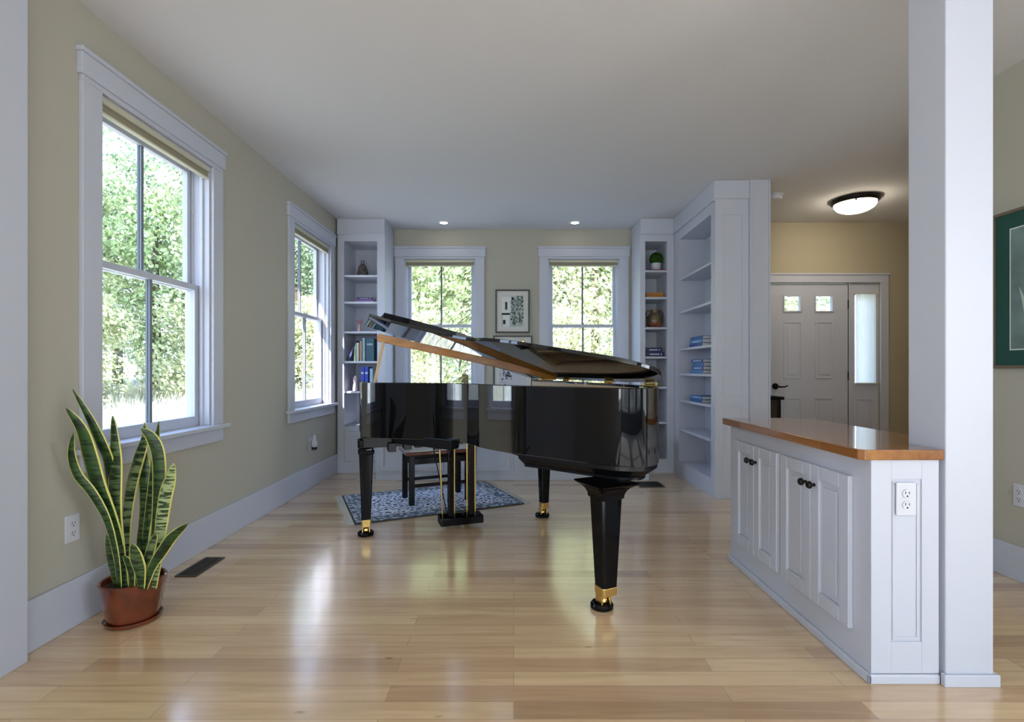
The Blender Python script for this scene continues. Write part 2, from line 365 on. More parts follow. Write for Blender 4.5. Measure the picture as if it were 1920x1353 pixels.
# ---------------------------------------------------------------- room shell
H = 2.70; XL = -1.892; YB = 5.744; YE = 5.47; XR = 2.63
struct('floor', MB().box(-2.45, 5.0, -4.2, 5.95, -.12, 0), M['floor'], 'light maple strip floor running across the room', 'floor', center=False)
struct('ceiling', MB().box(-2.45, 5.0, -4.2, 5.95, H, H+.2), M['ceiling'], 'smooth off-white flat ceiling over the whole room', 'ceiling', center=False)

def wall_run(axis, face, thick, a0, a1, holes, name, m, label):
    # wall with openings: axis 'y' runs along Y (face is an X value), axis 'x' runs along X
    b = MB(); edges = [a0]
    def put(p, q, z0, z1):
        if q-p < 1e-4 or z1-z0 < 1e-4: return
        lo, hi = min(face, face+thick), max(face, face+thick)
        if axis == 'y': b.box(lo, hi, p, q, z0, z1)
        else: b.box(p, q, lo, hi, z0, z1)
    cur = a0
    for (h0, h1, z0, z1) in sorted(holes):
        put(cur, h0, 0, H); put(h0, h1, 0, z0); put(h0, h1, z1, H); cur = h1
    put(cur, a1, 0, H)
    return struct(name, b, m, label, 'wall', center=False)
OW = .845; Z0 = .73; Z1 = 2.37
w1c = (2.285+3.13)/2; w2c = (4.295+5.14)/2
wall_run('y', XL, -.15, 1.75, YB, [(w1c-OW/2, w1c+OW/2, Z0, Z1), (w2c-OW/2, w2c+OW/2, Z0, Z1)], 'wall_left', M['wall'], 'sage beige painted wall with two tall windows on the left')
BW = .81; w3c = -.843; w4c = .804
wall_run('x', YB, .15, XL-.15, 2.17, [(w3c-BW/2, w3c+BW/2, Z0, Z1), (w4c-BW/2, w4c+BW/2, Z0, Z1)], 'wall_back', M['wall'], 'sage beige painted wall with two windows behind the piano')
# partition between living room and entry, behind the tall bookcase
struct('wall_partition', MB().box(2.0, 2.155, 4.27, YB, 0, H), M['wall_entry'], 'wall separating the bookcase from the entry', 'wall', center=False)
# entry wall with door and sidelight openings
wall_run('x', YE, .15, 2.155, 4.85, [(2.725, 3.995, 0, 2.045)], 'wall_entry', M['wall_entry'], 'tan painted entry wall around the front door')
struct('wall_entry_side', MB().box(4.75, 4.9, 3.02, YE, 0, H), M['wall_entry'], 'tan side wall of the entry', 'wall', center=False)
struct('wall_entry_return', MB().box(XR, 4.85, 2.90, 3.05, 0, H), M['wall_entry'], 'short return wall between entry and right wall', 'wall', center=False)
struct('wall_right', MB().box(XR, XR+.15, .9, 2.90, 0, H), M['wall'], 'sage beige painted wall on the right with a framed print', 'wall', center=False)
# room behind the camera
struct('wall_return', MB().box(-2.45, -1.89, 1.60, 1.75, 0, H), M['wall'], 'unseen return wall beside the opening at far left, set to block sun', 'wall', center=False)  # unseen wing wall, placed to keep sun off the near left window
wall_run('y', -2.30, -.15, -4.2, 1.60, [(-3.9, -2.5, .45, 2.05)], 'wall_rear_left', M['wall'], 'left wall of the room behind the camera')
wall_run('y', 4.45, .15, -4.2, .9, [(-2.75, -.45, .45, 2.5)], 'wall_rear_right', M['wall'], 'right wall of the room behind the camera')
struct('wall_rear_return', MB().box(2.78, 4.6, .9, 1.05, 0, H), M['wall'], 'return wall of the room behind the camera', 'wall', center=False)
wall_run('x', -4.0, -.15, -2.45, 4.6, [(-2.2, -.5, .4, 2.5), (-.1, 1.6, .4, 2.5), (2.15, 3.85, .4, 2.5)], 'wall_rear', M['reflected_dark'], 'wall behind the camera with three tall windows')

# baseboards
def baseboard(name, pts, h, label, t=.018):
    b = MB()
    for x0, x1, y0, y1 in pts:
        b.box(x0, x1, y0, y1, 0, h)
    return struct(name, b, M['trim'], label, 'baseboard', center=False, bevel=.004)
baseboard('baseboard_left', [(XL, XL+.018, 1.89, 5.33)], .202, 'tall white baseboard along the left wall')
baseboard('baseboard_right', [(XR-.018, XR, .9, 3.05)], .18, 'white baseboard along the right wall')
baseboard('baseboard_entry', [(4.10, 4.75, YE-.018, YE)], .15, 'white baseboard beside the front door')
# pilaster at far left and column at right
struct('trim_1', MB().box(-1.99, -1.827, 1.58, 1.887, 0, H), M['trim'], 'white cased post at the far left edge', 'trim', center=False, bevel=.003)
c = MB().box(1.503, 1.670, 1.744, 1.910, 0, H)
col_ = struct('trim_2', c, M['trim'], 'white square column rising beside the low cabinet', 'column', center=False, bevel=.004)
build('plinth', MB().box(1.491, 1.684, 1.732, 1.7435, 0, .042).box(1.6705, 1.684, 1.7435, 1.922, 0, .042).box(1.491, 1.5025, 1.7435, 1.752, 0, .042), M['trim'], col_, bevel=.003)
# post at the end of the partition
struct('trim_3', MB().box(1.994, 2.165, 4.235, 4.269, 0, H).box(1.994, 2.008, 4.222, 4.235, 0, H).box(2.150, 2.165, 4.222, 4.235, 0, H), M['trim'], 'white cased wall end beside the tall bookcase', 'trim', center=False, bevel=.002)

# ---------------------------------------------------------------- windows
def window(n, cx, cy, rz, W, label):
    root = empty('window_%d' % n, (cx, cy, 0), label, 'window', kind='structure', rz=rz)
    k = dict(world=False)
    h = W/2; cw = .105; T = M['trim']
    build('casing', MB().box(-h-cw, -h, -.020, 0, .75, 2.36), T, root, bevel=.003, **k)
    build('casing', MB().box(h, h+cw, -.020, 0, .75, 2.36), T, root, bevel=.003, **k)
    build('header', MB().box(-h-cw-.012, h+cw+.012, -.028, 0, 2.385, 2.48).box(-h-cw-.02, h+cw+.02, -.036, 0, 2.48, 2.50).box(-h-cw, h+cw, -.020, 0, 2.36, 2.385), T, root, bevel=.003, **k)
    build('window_sill', MB().box(-h-cw-.025, h+cw+.025, -.055, 0, .728, .752).box(-h, h, 0, .15, .728, .752), T, root, bevel=.004, **k)
    build('apron', MB().box(-h-cw, h+cw, -.020, 0, .645, .728), T, root, bevel=.003, **k)
    # jamb lining with parting stops
    j = MB()
    for s in (-1, 1):
        a, b_ = sorted((s*h, s*(h-.014))); j.box(a, b_, 0, .15, .752, Z1)
        a, b_ = sorted((s*(h-.014), s*(h-.026))); j.box(a, b_, .035, .055, .752, Z1-.014); j.box(a, b_, .098, .104, .752, Z1-.014)
    j.box(-h, h, 0, .15, Z1-.014, Z1)
    build('jamb', j, T, root, bevel=.002, **k)
    def sash(y0, z0, z1, top, bot, nm):
        b = MB(); st = .042; hh = h-.014
        b.box(-hh, -hh+st, y0, y0+.032, z0, z1).box(hh-st, hh, y0, y0+.032, z0, z1)
        b.box(-hh+st, hh-st, y0, y0+.032, z1-top, z1).box(-hh+st, hh-st, y0, y0+.032, z0, z0+bot)
        o = build(nm, b, T, root, bevel=.002, **k)
        build('muntin', MB().box(-.009, .009, y0+.004, y0+.0135, z0+bot, z1-top).box(-.009, .009, y0+.0175, y0+.028, z0+bot, z1-top), M['muntin'], o, **k)
        build('pane', MB().box(-hh+st, hh-st, y0+.014, y0+.017, z0+bot, z1-top), M['glass'], o, **k)
        return o
    sash(.108, 1.585, Z1-.014, .05, .034, 'upper_sash')
    ls = sash(.062, .752, 1.619, .034, .06, 'lower_sash')
    build('sash_lock', MB().lathe([(.016, 0), (.016, .008), (.010, .016)], c=(0, .075, 1.619), n=16).box(-.03, .004, .07, .08, 1.627, 1.634), colour((.25, .25, .26), .3), ls, **k)
    return root
window(1, XL, w1c, PI/2, OW, 'near tall double-hung window on the left wall above the snake plant')
window(2, XL, w2c, PI/2, OW, 'far double-hung window on the left wall beside the corner shelves')
window(3, w3c, YB, 0, BW, 'left double-hung window on the wall behind the piano')
window(4, w4c, YB, 0, BW, 'right double-hung window on the wall behind the piano')

def blind(cx, cy, rz, W, label):
    r = empty('roller_blind', (cx, cy, 2.28), label, 'blind', 'roller blinds in the windows', rz=rz)
    h = W/2-.016; k = dict(world=False)
    build('head_rail', MB().box(-h, h, -.004, .030, .048, .074).box(-h, h, -.010, .034, .041, .049), M['shade_light'], r, bevel=.003, **k)
    build('fabric', MB().box(-h+.006, h-.006, .002, .026, .008, .041), M['shade_dark'], r, bevel=.004, **k)
    build('bottom_rail', MB().box(-h+.004, h-.004, 0, .028, 0, .009), M['shade_light'], r, bevel=.002, **k)
blind(XL, w1c, PI/2, OW, 'raised olive roller blind in the near left window above the plant')
blind(XL, w2c, PI/2, OW, 'raised olive roller blind in the far window of the left wall')
blind(w3c, YB, 0, BW, 'raised olive roller blind in the left window behind the piano')
blind(w4c, YB, 0, BW, 'raised olive roller blind in the right window behind the piano')

# rear windows (behind the camera, mirrored in the piano)
for n, x in ((7, -1.35), (8, .75), (9, 3.0)):
    b = MB()
    for s in (-1, 1): b.box(x+s*.90-.05, x+s*.90+.05, -4.0, -3.97, .4, 2.5)
    b.box(x-.95, x+.95, -4.0, -3.96, 2.5, 2.6).box(x-.95, x+.95, -4.0, -3.94, .36, .4).box(x-.85, x+.85, -4.05, -4.01, 1.43, 1.47).box(x-.015, x+.015, -4.05, -4.01, .4, 2.5)
    struct('window_%d' % n, b, M['trim'], 'tall white window in the wall behind the camera', 'window', center=False)

tag(build('bounce_panel', MB().box(-2.1, 4.2, -3.9, -.6, 0.0005, .012), mat('cream_bounce', (.60, .59, .57), .95)), 'large cream sheet added behind the camera to bounce light', 'bounce_panel')  # pale sheet added out of view to bounce sunlight onto the ceiling

# ---------------------------------------------------------------- front door, sidelight
door = empty('door_1', (3.23, YE, 0), 'white front door with two small panes at its top', 'door', kind='structure')
DT = M['trim']
DX0, DX1 = 2.74, 3.655; yf = YE+.012
def panel_ring(b, x0, x1, z0, z1, y, wd=.014, d=.008):
    b.box(x0, x1, y-d, y, z0, z0+wd).box(x0, x1, y-d, y, z1-wd, z1).box(x0, x0+wd, y-d, y, z0+wd, z1-wd).box(x1-wd, x1, y-d, y, z0+wd, z1-wd)
def px2x(px, y): return (px-963)/940*y
slab = MB(); wins = [(px2x(1471, YE), px2x(1502, YE)), (px2x(1530, YE), px2x(1562, YE))]
cols = [DX0, wins[0][0], wins[0][1], wins[1][0], wins[1][1], DX1]
slab.box(DX0, DX1, yf, yf+.042, .01, 1.735).box(DX0, DX1, yf, yf+.042, 1.90, 2.035)
for a, b_ in ((0, 1), (2, 3), (4, 5)): slab.box(cols[a], cols[b_], yf, yf+.042, 1.735, 1.90)
build('slab', slab, DT, door, bevel=0)
for (x0, x1) in wins:
    f = MB(); panel_ring(f, x0-.012, x1+.012, 1.723, 1.912, yf, .016, .010)
    fo = build('pane_frame', f, DT, door, bevel=.003)
    build('pane', MB().box(x0, x1, yf+.018, yf+.022, 1.735, 1.90), M['glass'], fo)
    for z0, z1 in ((1.0, 1.62), (.14, .79)):
        f = MB(); panel_ring(f, x0-.006, x1+.012, z0, z1, yf, .014, .007)
        f.prism([(x0+.035, 0), (x1-.03, 0), (x1-.03, 1), (x0+.035, 1)], 0, 1) if False else f.box(x0+.035, x1-.03, yf-.006, yf, z0+.04, z1-.04)
        build('raised_panel', f, DT, door, bevel=.004)
hx = px2x(1454, YE); hz = 1.1-32/940*YE
hd = MB().cyl((hx, yf, hz), (hx, yf-.012, hz), .034, n=24).cyl((hx, yf-.012, hz), (hx, yf-.05, hz), .012)
hd.tube([(hx, yf-.05, hz), (hx+.04, yf-.052, hz-.006), (hx+.08, yf-.05, hz-.004), (hx+.115, yf-.048, hz+.008)], [.010, .009, .008, .006])
build('handle', hd, M['iron'], door, smooth=True)
for zc in (1.81, 1.03, .25):
    build('hinge', MB().box(3.652, 3.672, yf-.014, yf+.004, zc-.05, zc+.05), M['iron'], door, bevel=.003)
# casing, mullion and threshold around door and sidelight
tr = MB().box(2.66, 4.03, YE-.02, YE-.001, 2.045, 2.125).box(2.65, 4.09, YE-.03, YE-.001, 2.125, 2.145)
tr.box(3.995, 4.08, YE-.02, YE-.001, 0, 2.045).box(4.03, 4.08, YE-.02, YE-.001, 2.045, 2.125).box(2.66, 2.725, YE-.02, YE-.001, 0, 2.045)
tr.box(3.658, 3.671, YE-.004, YE+.06, 0, 2.045).box(3.658, 3.664, YE+.002, YE+.05, 0, 2.04)
struct('trim_4', tr, DT, 'white casing around the front door and sidelight', 'trim', center=False, bevel=.002)
sl = empty('window_5', (3.84, YE, 0), 'narrow white sidelight with sheer curtain right of the front door', 'window', kind='structure')
gx0, gx1 = px2x(1604, YE), px2x(1641, YE)
b = MB().box(3.672, gx0, yf, yf+.05, 0, 2.045).box(gx1, 3.99, yf, yf+.05, 0, 2.045).box(gx0, gx1, yf, yf+.05, 0, .945).box(gx0, gx1, yf, yf+.05, 1.915, 2.045)
build('frame', b, DT, sl)
build('pane', MB().box(gx0, gx1, yf+.03, yf+.034, .955, 1.915), M['glass'], sl)
b = MB(); panel_ring(b, gx0-.004, gx1-.02, .14, .78, yf, .014, .007); b.box(gx0+.03, gx1-.055, yf-.006, yf, .18, .74)
build('raised_panel', b, DT, sl, bevel=.004)
b = MB(); panel_ring(b, gx0-.02, gx1+.02, .935, 1.935, yf, .018, .008); build('moulding', b, DT, sl, bevel=.003)
# sheer curtain on two rods
cur = empty('sheer_curtain', (3.84, yf-.03, .95), 'gathered white sheer curtain covering the sidelight pane', 'curtain')
b = MB(); n = 90; vs = []; fs = []
for i in range(n+1):
    t = i/n; x = gx0-.004+(gx1-gx0+.008)*t; y = yf-.022+.006*math.sin(t*2*PI*11+1.5*math.sin(t*9))
    vs += [(x, y, .945), (x, y, 1.925)]
for i in range(n): fs.append((2*i, 2*i+2, 2*i+3, 2*i+1))
b.add(vs, fs)
sheer = leaf_mat('sheer_cloth', (0.9, 0.9, 0.88), .8, 0)
build('cloth', b, sheer, cur, smooth=True)
for z in (.947, 1.925): build('rod', MB().cyl((gx0-.02, yf-.022, z), (gx1+.02, yf-.022, z), .006), M['shade_light'], cur, smooth=True)

# dark console standing in the entry behind the partition end
cs = empty('console_table', (2.43, 5.12, 0), 'dark narrow console behind the white wall end near the front door', 'table')
build('top', MB().box(2.19, 2.66, 4.92, 5.30, .80, .83), M['darkwood'], cs, bevel=.006)
for x in (2.215, 2.605):
    for y in (4.94, 5.25): build('leg', MB().box(x, x+.03, y, y+.03, 0, .80), M['darkwood'], cs, bevel=.003)
build('body', MB().box(2.22, 2.63, 4.955, 5.27, .30, .80), M['vent'], cs, bevel=.004)

# ---------------------------------------------------------------- ceiling fixtures
LX, LY = 3.215, 4.72
cl = empty('ceiling_light', (LX, LY, H-.12), 'lit round flush ceiling light with bronze rim in the entry', 'ceiling light')
build('rim', MB().lathe([(.150, H-.0005), (.196, H-.001), (.200, H-.012), (.196, H-.030), (.180, H-.044), (.160, H-.044)][::-1], c=(LX, LY, 0), n=48), M['iron'], cl, smooth=True)
prof = [(.001, H-.128)]+[(.172*math.sin(a), H-.046-.082*math.cos(a)) for a in [i*PI/2/10 for i in range(1, 11)]]
build('glass_bowl', MB().lathe(prof, c=(LX, LY, 0), n=48), M['lamp'], cl, smooth=True)
for k in range(3):
    a = .5+k*2.09; build('clip', MB().box(-.008, .008, .172, .190, H-.062, H-.030, mx=Matrix.Translation((LX, LY, 0)) @ Matrix.Rotation(a, 4, 'Z')), M['iron'], cl)
sd = empty('smoke_detector', (2.40, 4.60, H-.05), 'white round smoke detector on the ceiling beside the wall end', 'smoke detector')
build('base', MB().lathe([(.070, H-.018), (.070, H-.0005)], c=(2.40, 4.60, 0)), M['plastic'], sd, smooth=True)
build('cover', MB().lathe([(.030, H-.050), (.052, H-.046), (.058, H-.030), (.058, H-.018)], c=(2.40, 4.60, 0)), M['plastic'], sd, smooth=True)
for px, lab in ((832, 'small lit recessed downlight above the left rear window'), (1078, 'small lit recessed downlight above the right rear window')):
    x = px2x(px, 5.47)
    d = empty('downlight', (x, 5.47, H-.006), lab, 'downlight', 'recessed downlights over the window seat')
    build('ring', MB().lathe([(.040, H-.004), (.052, H-.006), (.060, H-.0005)], c=(x, 5.47, 0), cap=False), M['plastic'], d, smooth=True)
    build('lens', MB().lathe([(.001, H-.005), (.040, H-.0045), (.041, H-.0005)], c=(x, 5.47, 0)), M['bulb'], d)

# ---------------------------------------------------------------- built-in bookcases
def bookcase(name, ox, oy, rz, W, D, o0, o1, zb, zt, shelves, label, side_lo=True, door=False, kick=None):
    r = empty(name, (ox, oy, 0), label, 'bookcase', rz=rz); k = dict(world=False); T = M['trim']; top = H-.002
    t = .02; yb = D-.012
    b = MB().box(o0-t, o0, .02, yb, zb, zt+.02).box(o1, o1+t, .02, yb, zb, zt+.02).box(o0-t, o1+t, yb, D, 0, top).box(o0, o1, .02, yb, zt, zt+t).box(o0, o1, .02, yb, zb-t, zb)
    b.box(0, .012, .02, yb, 0, top).box(W-.012, W, .02, yb, 0, top)
    build('carcass', b, T, r, **k)
    f = MB().box(0, o0, 0, .02, 0, top).box(o1, W, 0, .02, 0, top).box(o0, o1, 0, .02, zt, top)
    if not door: f.box(o0, o1, 0, .02, 0, zb)
    else:
        f.box(o0, o1, 0, .02, zb-.05, zb).box(o0, o1, 0, .02, 0, .12)
    build('face_frame', f, T, r, **k)
    build('frieze', MB().box(-.0, W, -.014, 0, 2.545, top).box(0, W, -.022, 0, 2.530, 2.548), T, r, bevel=.003, **k)
    for z in shelves:
        build('shelf', MB().box(o0+.001, o1-.001, .004, yb, z-.011, z+.011), T, r, bevel=.002, **k)
    if door:
        d = MB().box(o0+.002, o1-.002, .004, .018, .122, zb-.052); panel_ring(d, o0+.002, o1-.002, .122, zb-.052, .004, .055, .006)
        build('door', d, T, r, bevel=.002, **k)
    return r
SL = [2.092, 1.809, 1.493, 1.176, .856]
bookcase('corner_bookcase', -1.873, 5.33, 0, .504, .41, .070, .422, .493, 2.46, SL, 'white built-in corner shelves at left of the rear windows', door=True)
SR = [2.143, 1.857, 1.537, 1.225, .903, .529]
bookcase('corner_bookcase', 1.345, 5.33, 0, .363, .41, .055, .286, .147, 2.46, SR, 'white narrow built-in shelves at right of the rear windows')
ST = [2.024, 1.682, 1.303, 1.047, .778, .48]
tb = bookcase('tall_bookcase', 1.71, 5.328, -PI/2, 1.073, .283, .145, .985, .153, 2.44, ST, 'large white built-in bookcase facing the piano on the right')
e = MB()   # end panel facing the camera (local x = W, outwards)
W_ = 1.073
def ring_yz(b, x, y0, y1, z0, z1, wd=.012, d=.007):
    b.box(x, x+d, y0, y1, z0, z0+wd).box(x, x+d, y0, y1, z1-wd, z1).box(x, x+d, y0, y0+wd, z0+wd, z1-wd).box(x, x+d, y1-wd, y1, z0+wd, z1-wd)
e.box(W_, W_+.004, 0, .283, 0, H-.002); ring_yz(e, W_+.004, .065, .232, .86, 2.42); ring_yz(e, W_+.004, .065, .232, .17, .79)
e.box(W_+.004, W_+.016, -.014, .283, 2.545, H-.002)
build('end_panel', e, M['trim'], tb, world=False, bevel=.002)

# window seat
ws = empty('window_seat', (-.01, 5.34, 0), 'white panelled window seat between the two corner bookcases', 'window seat')
X0, X1, Y0 = -1.367, 1.343, 4.985
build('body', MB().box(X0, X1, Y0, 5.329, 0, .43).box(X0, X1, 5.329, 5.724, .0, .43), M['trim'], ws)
build('seat_top', MB().box(X0, X1, Y0-.02, 5.72, .431, .46), M['trim'], ws, bevel=.006)
build('base_moulding', MB().box(X0, X1, Y0-.014, Y0-.001, 0, .055), M['trim'], ws, bevel=.003)
for i in range(4):
    x0 = X0+.03+i*(X1-X0-.03)/4; x1 = x0+(X1-X0)/4-.04
    b = MB(); panel_ring(b, x0, x1, .09, .40, Y0-.001, .05, .012); build('front_panel', b, M['trim'], ws, bevel=.003)

# ---------------------------------------------------------------- peninsula cabinet and wood top
cab = empty('low_cabinet', (1.45, 2.32, 0), 'low white cabinet with four panelled doors beside the square column', 'cabinet')
body = [(1.2515, 1.760), (1.490, 1.760), (1.490, 1.925), (1.655, 1.925), (1.655, 2.888), (1.2515, 2.888)]
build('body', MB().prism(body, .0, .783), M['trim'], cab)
shoe = MB().box(1.238, 1.2512, 1.748, 2.895, 0, .034).box(1.238, 1.4885, 1.748, 1.7598, 0, .034)
build('shoe_moulding', shoe, M['trim'], cab, bevel=.005)
e = MB(); y = 1.7598
e.box(1.2515, 1.322, y-.005, y, .036, .783).box(1.429, 1.489, y-.005, y, .036, .783).box(1.322, 1.429, y-.005, y, .715, .783).box(1.322, 1.429, y-.005, y, .036, .146)
panel_ring(e, 1.328, 1.423, .152, .709, y-.0001, .010, .003)
build('end_frame', e, M['trim'], cab, bevel=.002)
def cabdoor(y0, y1, knob_far):
    z0, z1, x = .145, .707, 1.2512; fw = .055
    b = MB().box(x-.019, x, y0, y0+fw, z0, z1).box(x-.019, x, y1-fw, y1, z0, z1).box(x-.019, x, y0+fw, y1-fw, z0, z0+fw).box(x-.019, x, y0+fw, y1-fw, z1-fw, z1)
    d = build('door', b, M['trim'], cab, bevel=.003)
    pn = MB().box(x-.008, x-.001, y0+fw, y1-fw, z0+fw, z1-fw).box(x-.013, x-.008, y0+fw+.022, y1-fw-.022, z0+fw+.022, z1-fw-.022)
    build('door_panel', pn, M['trim'], d, bevel=.003)
    ky = y1-.028 if knob_far else y0+.028
    m = Matrix.Translation((x-.019, ky, .627)) @ Matrix.Rotation(-PI/2, 4, 'Y')
    build('knob', MB().lathe([(.007, 0), (.006, .012), (.015, .018), (.016, .024), (.012, .031), (.001, .033)], n=20, mx=m), M['iron'], d, smooth=True)
cabdoor(2.578, 2.805, False); cabdoor(2.353, 2.575, True)
cabdoor(2.084, 2.320, False); cabdoor(1.847, 2.081, True)
top = [(1.222, 1.738), (1.494, 1.738), (1.494, 1.922), (1.685, 1.922), (1.690, 2.60), (1.680, 2.74), (1.645, 2.82), (1.59, 2.865), (1.50, 2.885), (1.203, 2.89), (1.203, 1.755)]
tag(build('countertop', MB().prism(top, .784, .8205), M['counter'], bevel=.004), 'glossy cherry wood countertop on the low white cabinet', 'countertop')

# ---------------------------------------------------------------- outlets and vents
def outlet(name, loc, rz, label, group=None, scale=1.0):
    r = empty(name, loc, label, 'outlet', group, rz=rz); k = dict(world=False)
    build('plate', MB().box(-.035*scale, .035*scale, -.006, 0, -.058, .058), M['plastic'], r, bevel=.003, **k)
    for z in (-.02, .02):
        s = build('socket', MB().prism([(.016*math.cos(a), z+.0155*math.sin(a)) for a in [i*PI/8 for i in range(16)]], 0, .0035, mx=Matrix(((1, 0, 0, 0), (0, 0, -1, -.006), (0, 1, 0, 0), (0, 0, 0, 1)))), M['plastic'], r, **k)
        build('slots', MB().box(-.0075, -.0055, -.0103, -.0095, z-.001, z+.008).box(.0055, .0075, -.0103, -.0095, z-.001, z+.007).box(-.0025, .0025, -.0103, -.0095, z-.011, z-.006), M['blackhole'], s, **k)
    return r
outlet('wall_outlet', (XL, 2.145, .420), PI/2, 'white double outlet low on the left wall beside the snake plant')
outlet('wall_outlet', (1.3705, 1.7545-.0005, .647), 0, 'white double outlet on the end panel of the low cabinet')
outlet('wall_outlet', (XR, 2.60, .445), -PI/2, 'white outlet low on the right wall at the photo edge')
o2 = outlet('wall_outlet', (XL, 4.66, .405), PI/2, 'white outlet low on the left wall under the far window')
pl = empty('plug_in_freshener', (XL+.012, 4.66, .38), 'small white plug-in device with dark base under the far left window', 'air freshener')
build('body', MB().lathe([(.018, .375), (.026, .392), (.026, .42), (.016, .45), (.014, .475), (.009, .49)], c=(XL+.040, 4.66, 0), n=20), M['plastic'], pl, smooth=True)
build('base', MB().lathe([(.016, .352), (.024, .357), (.024, .377), (.018, .379)], c=(XL+.040, 4.66, 0), n=20), M['iron'], pl, smooth=True)

def vent(x0, x1, y0, y1, n, along_y, label):
    r = empty('floor_vent', ((x0+x1)/2, (y0+y1)/2, 0), label, 'floor vent')
    f = .012
    build('frame', MB().box(x0, x1, y0, y0+f, 0, .006).box(x0, x1, y1-f, y1, 0, .006).box(x0, x0+f, y0+f, y1-f, 0, .006).box(x1-f, x1, y0+f, y1-f, 0, .006), M['vent'], r, bevel=.001)
    build('well', MB().box(x0+f, x1-f, y0+f, y1-f, .0004, .001), M['blackhole'], r)
    b = MB()
    for i in range(n):
        t = (i+.5)/n
        if along_y: c_ = y0+f+(y1-y0-2*f)*t; b.box(x0+f, x1-f, c_-.0022, c_+.0022, .001, .005)
        else: c_ = x0+f+(x1-x0-2*f)*t; b.box(c_-.0022, c_+.0022, y0+f, y1-f, .001, .005)
    b.box((x0+x1)/2-.002, (x0+x1)/2+.002, y0+f, y1-f, .0011, .0052) if along_y else b.box(x0+f, x1-f, (y0+y1)/2-.002, (y0+y1)/2+.002, .0011, .0052)
    build('grille', b, M['vent'], r)
vent(-1.797, -1.683, 2.655, 2.925, 22, True, 'dark bronze floor vent beside the snake plant')
vent(1.172, 1.412, 4.66, 4.90, 16, False, 'dark bronze floor vent in front of the right corner shelves')

# ---------------------------------------------------------------- rug
rug = empty('fringed_rug', (-.70, 4.215, 0), 'small blue and cream patterned rug with fringed ends under the bench', 'rug', rz=math.radians(24.5))
build('pile', MB().box(-.665, .665, -.44, .44, 0, .009), M['rug'], rug, bevel=.003, world=False)
for s in (-1, 1):
    b = MB()
    for i in range(95):
        y0 = -.435+.87*i/94+random.uniform(-.003, .003); L = random.uniform(.045, .065); d = random.uniform(-.012, .012)
        b.bar((s*.664, y0, .004), (s*(.665+L), y0+d, .002), .004, .003)
    o = build('fringe', b, M['fringe'], rug, world=False)

# ---------------------------------------------------------------- grand piano (local: x = towards bass, y = away from keys is -Y: v)
PR = math.atan2(.331, .943)
P = empty('grand_piano', (-.373, 3.51, 0), 'glossy black grand piano with its lid propped open on short stick', 'piano', rz=PR)
k = dict(world=False)
# local axes: u = +x, v = -y
def L2(u, v, z=0.0): return (u, -v, z)
ctrl = [(-.66, -.38), (-.665, -.18), (-.665, -.02), (-.645, .06), (-.58, .13), (-.42, .23), (-.22, .36), (-.10, .52), (-.05, .73), (.035, .94), (.16, 1.13), (.28, 1.32), (.39, 1.46), (.51, 1.505), (.62, 1.43), (.69, 1.28), (.725, 1.1), (.74, .8), (.74, .3), (.74, -.38)]
def smoothline(c, n=7):
    out = []
    for i in range(len(c)-1):
        p0 = Vector(c[max(i-1, 0)]); p1 = Vector(c[i]); p2 = Vector(c[i+1]); p3 = Vector(c[min(i+2, len(c)-1)])
        for j in range(n):
            t = j/n
            out.append(tuple(.5*((2*p1)+(-p0+p2)*t+(2*p0-5*p1+4*p2-p3)*t*t+(-p0+3*p1-3*p2+p3)*t**3)))
    out.append(tuple(c[-1])); return out
outl = smoothline(ctrl)
def offset(line, d):
    res = []
    for i, p in enumerate(line):
        a = Vector(line[max(i-1, 0)]); b_ = Vector(line[min(i+1, len(line)-1)]); t = (b_-a).normalized(); n_ = Vector((t.y, -t.x))
        res.append((p[0]+n_.x*d, p[1]+n_.y*d))
    return res
def wallstrip(outer, inner, z0, z1, round_=.0):
    b = MB(); n = len(outer)
    vs = []
    for (a, c_) in zip(outer, inner):
        vs += [L2(a[0], a[1], z0), L2(a[0], a[1], z1), L2(c_[0], c_[1], z1), L2(c_[0], c_[1], z0)]
    fs = []
    for i in range(n-1):
        for j in range(4):
            j2 = (j+1) % 4; fs.append((4*i+j, 4*i+j2, 4*(i+1)+j2, 4*(i+1)+j))
    fs.append((3, 2, 1, 0)); fs.append((4*(n-1), 4*(n-1)+1, 4*(n-1)+2, 4*(n-1)+3)); b.add(vs, fs); return b
RB, RT = .66, 1.015
inn = offset(outl, .045); inn2 = offset(outl, .052)
rim = build('rim', wallstrip(outl, inn, RB, RT), M['black'], P, smooth=True, bevel=.003, **k)
build('inner_rim', wallstrip(inn, inn2, RB+.05, RT-.012), M['veneer'], P, smooth=True, **k)
sel = [p for p in inn2 if p[1] > -.1]
lo = [(sel[0][0], -.06)]+sel+[(sel[-1][0], -.06)]
build('soundboard', MB().prism([(u, -v) for u, v in lo], .86, .87), M['soundboard'], P, **k)
pl_ = [p for p in offset(outl, .085) if p[1] > .02]
build('iron_plate', MB().prism([(u, -v) for u, v in [(pl_[0][0], .0)]+pl_+[(pl_[-1][0], .0)]], .915, .930), M['plate'], P, bevel=.003, **k)
b = MB()
for (u0, v0, u1, v1) in ((-.45, .02, -.36, .22), (-.12, .02, .06, .75), (.22, .02, .35, 1.25), (.50, .02, .55, 1.30)):
    b.bar(L2(u0, v0, .945), L2(u1, v1, .945), .028, .030)
build('plate_strut', b, M['plate'], P, bevel=.004, **k)
b = MB()
for i in range(60):
    t = i/59; u0 = -.56+1.2*t; v1 = .14+1.15*min(1, (t*1.1))**1.3
    u1 = min(u0*.9+.12, .62); b.bar(L2(u0, .04, .948), L2(u1, min(v1, 1.30), .948), .0018, .0018)
build('strings', b, M['steel'], P, **k)
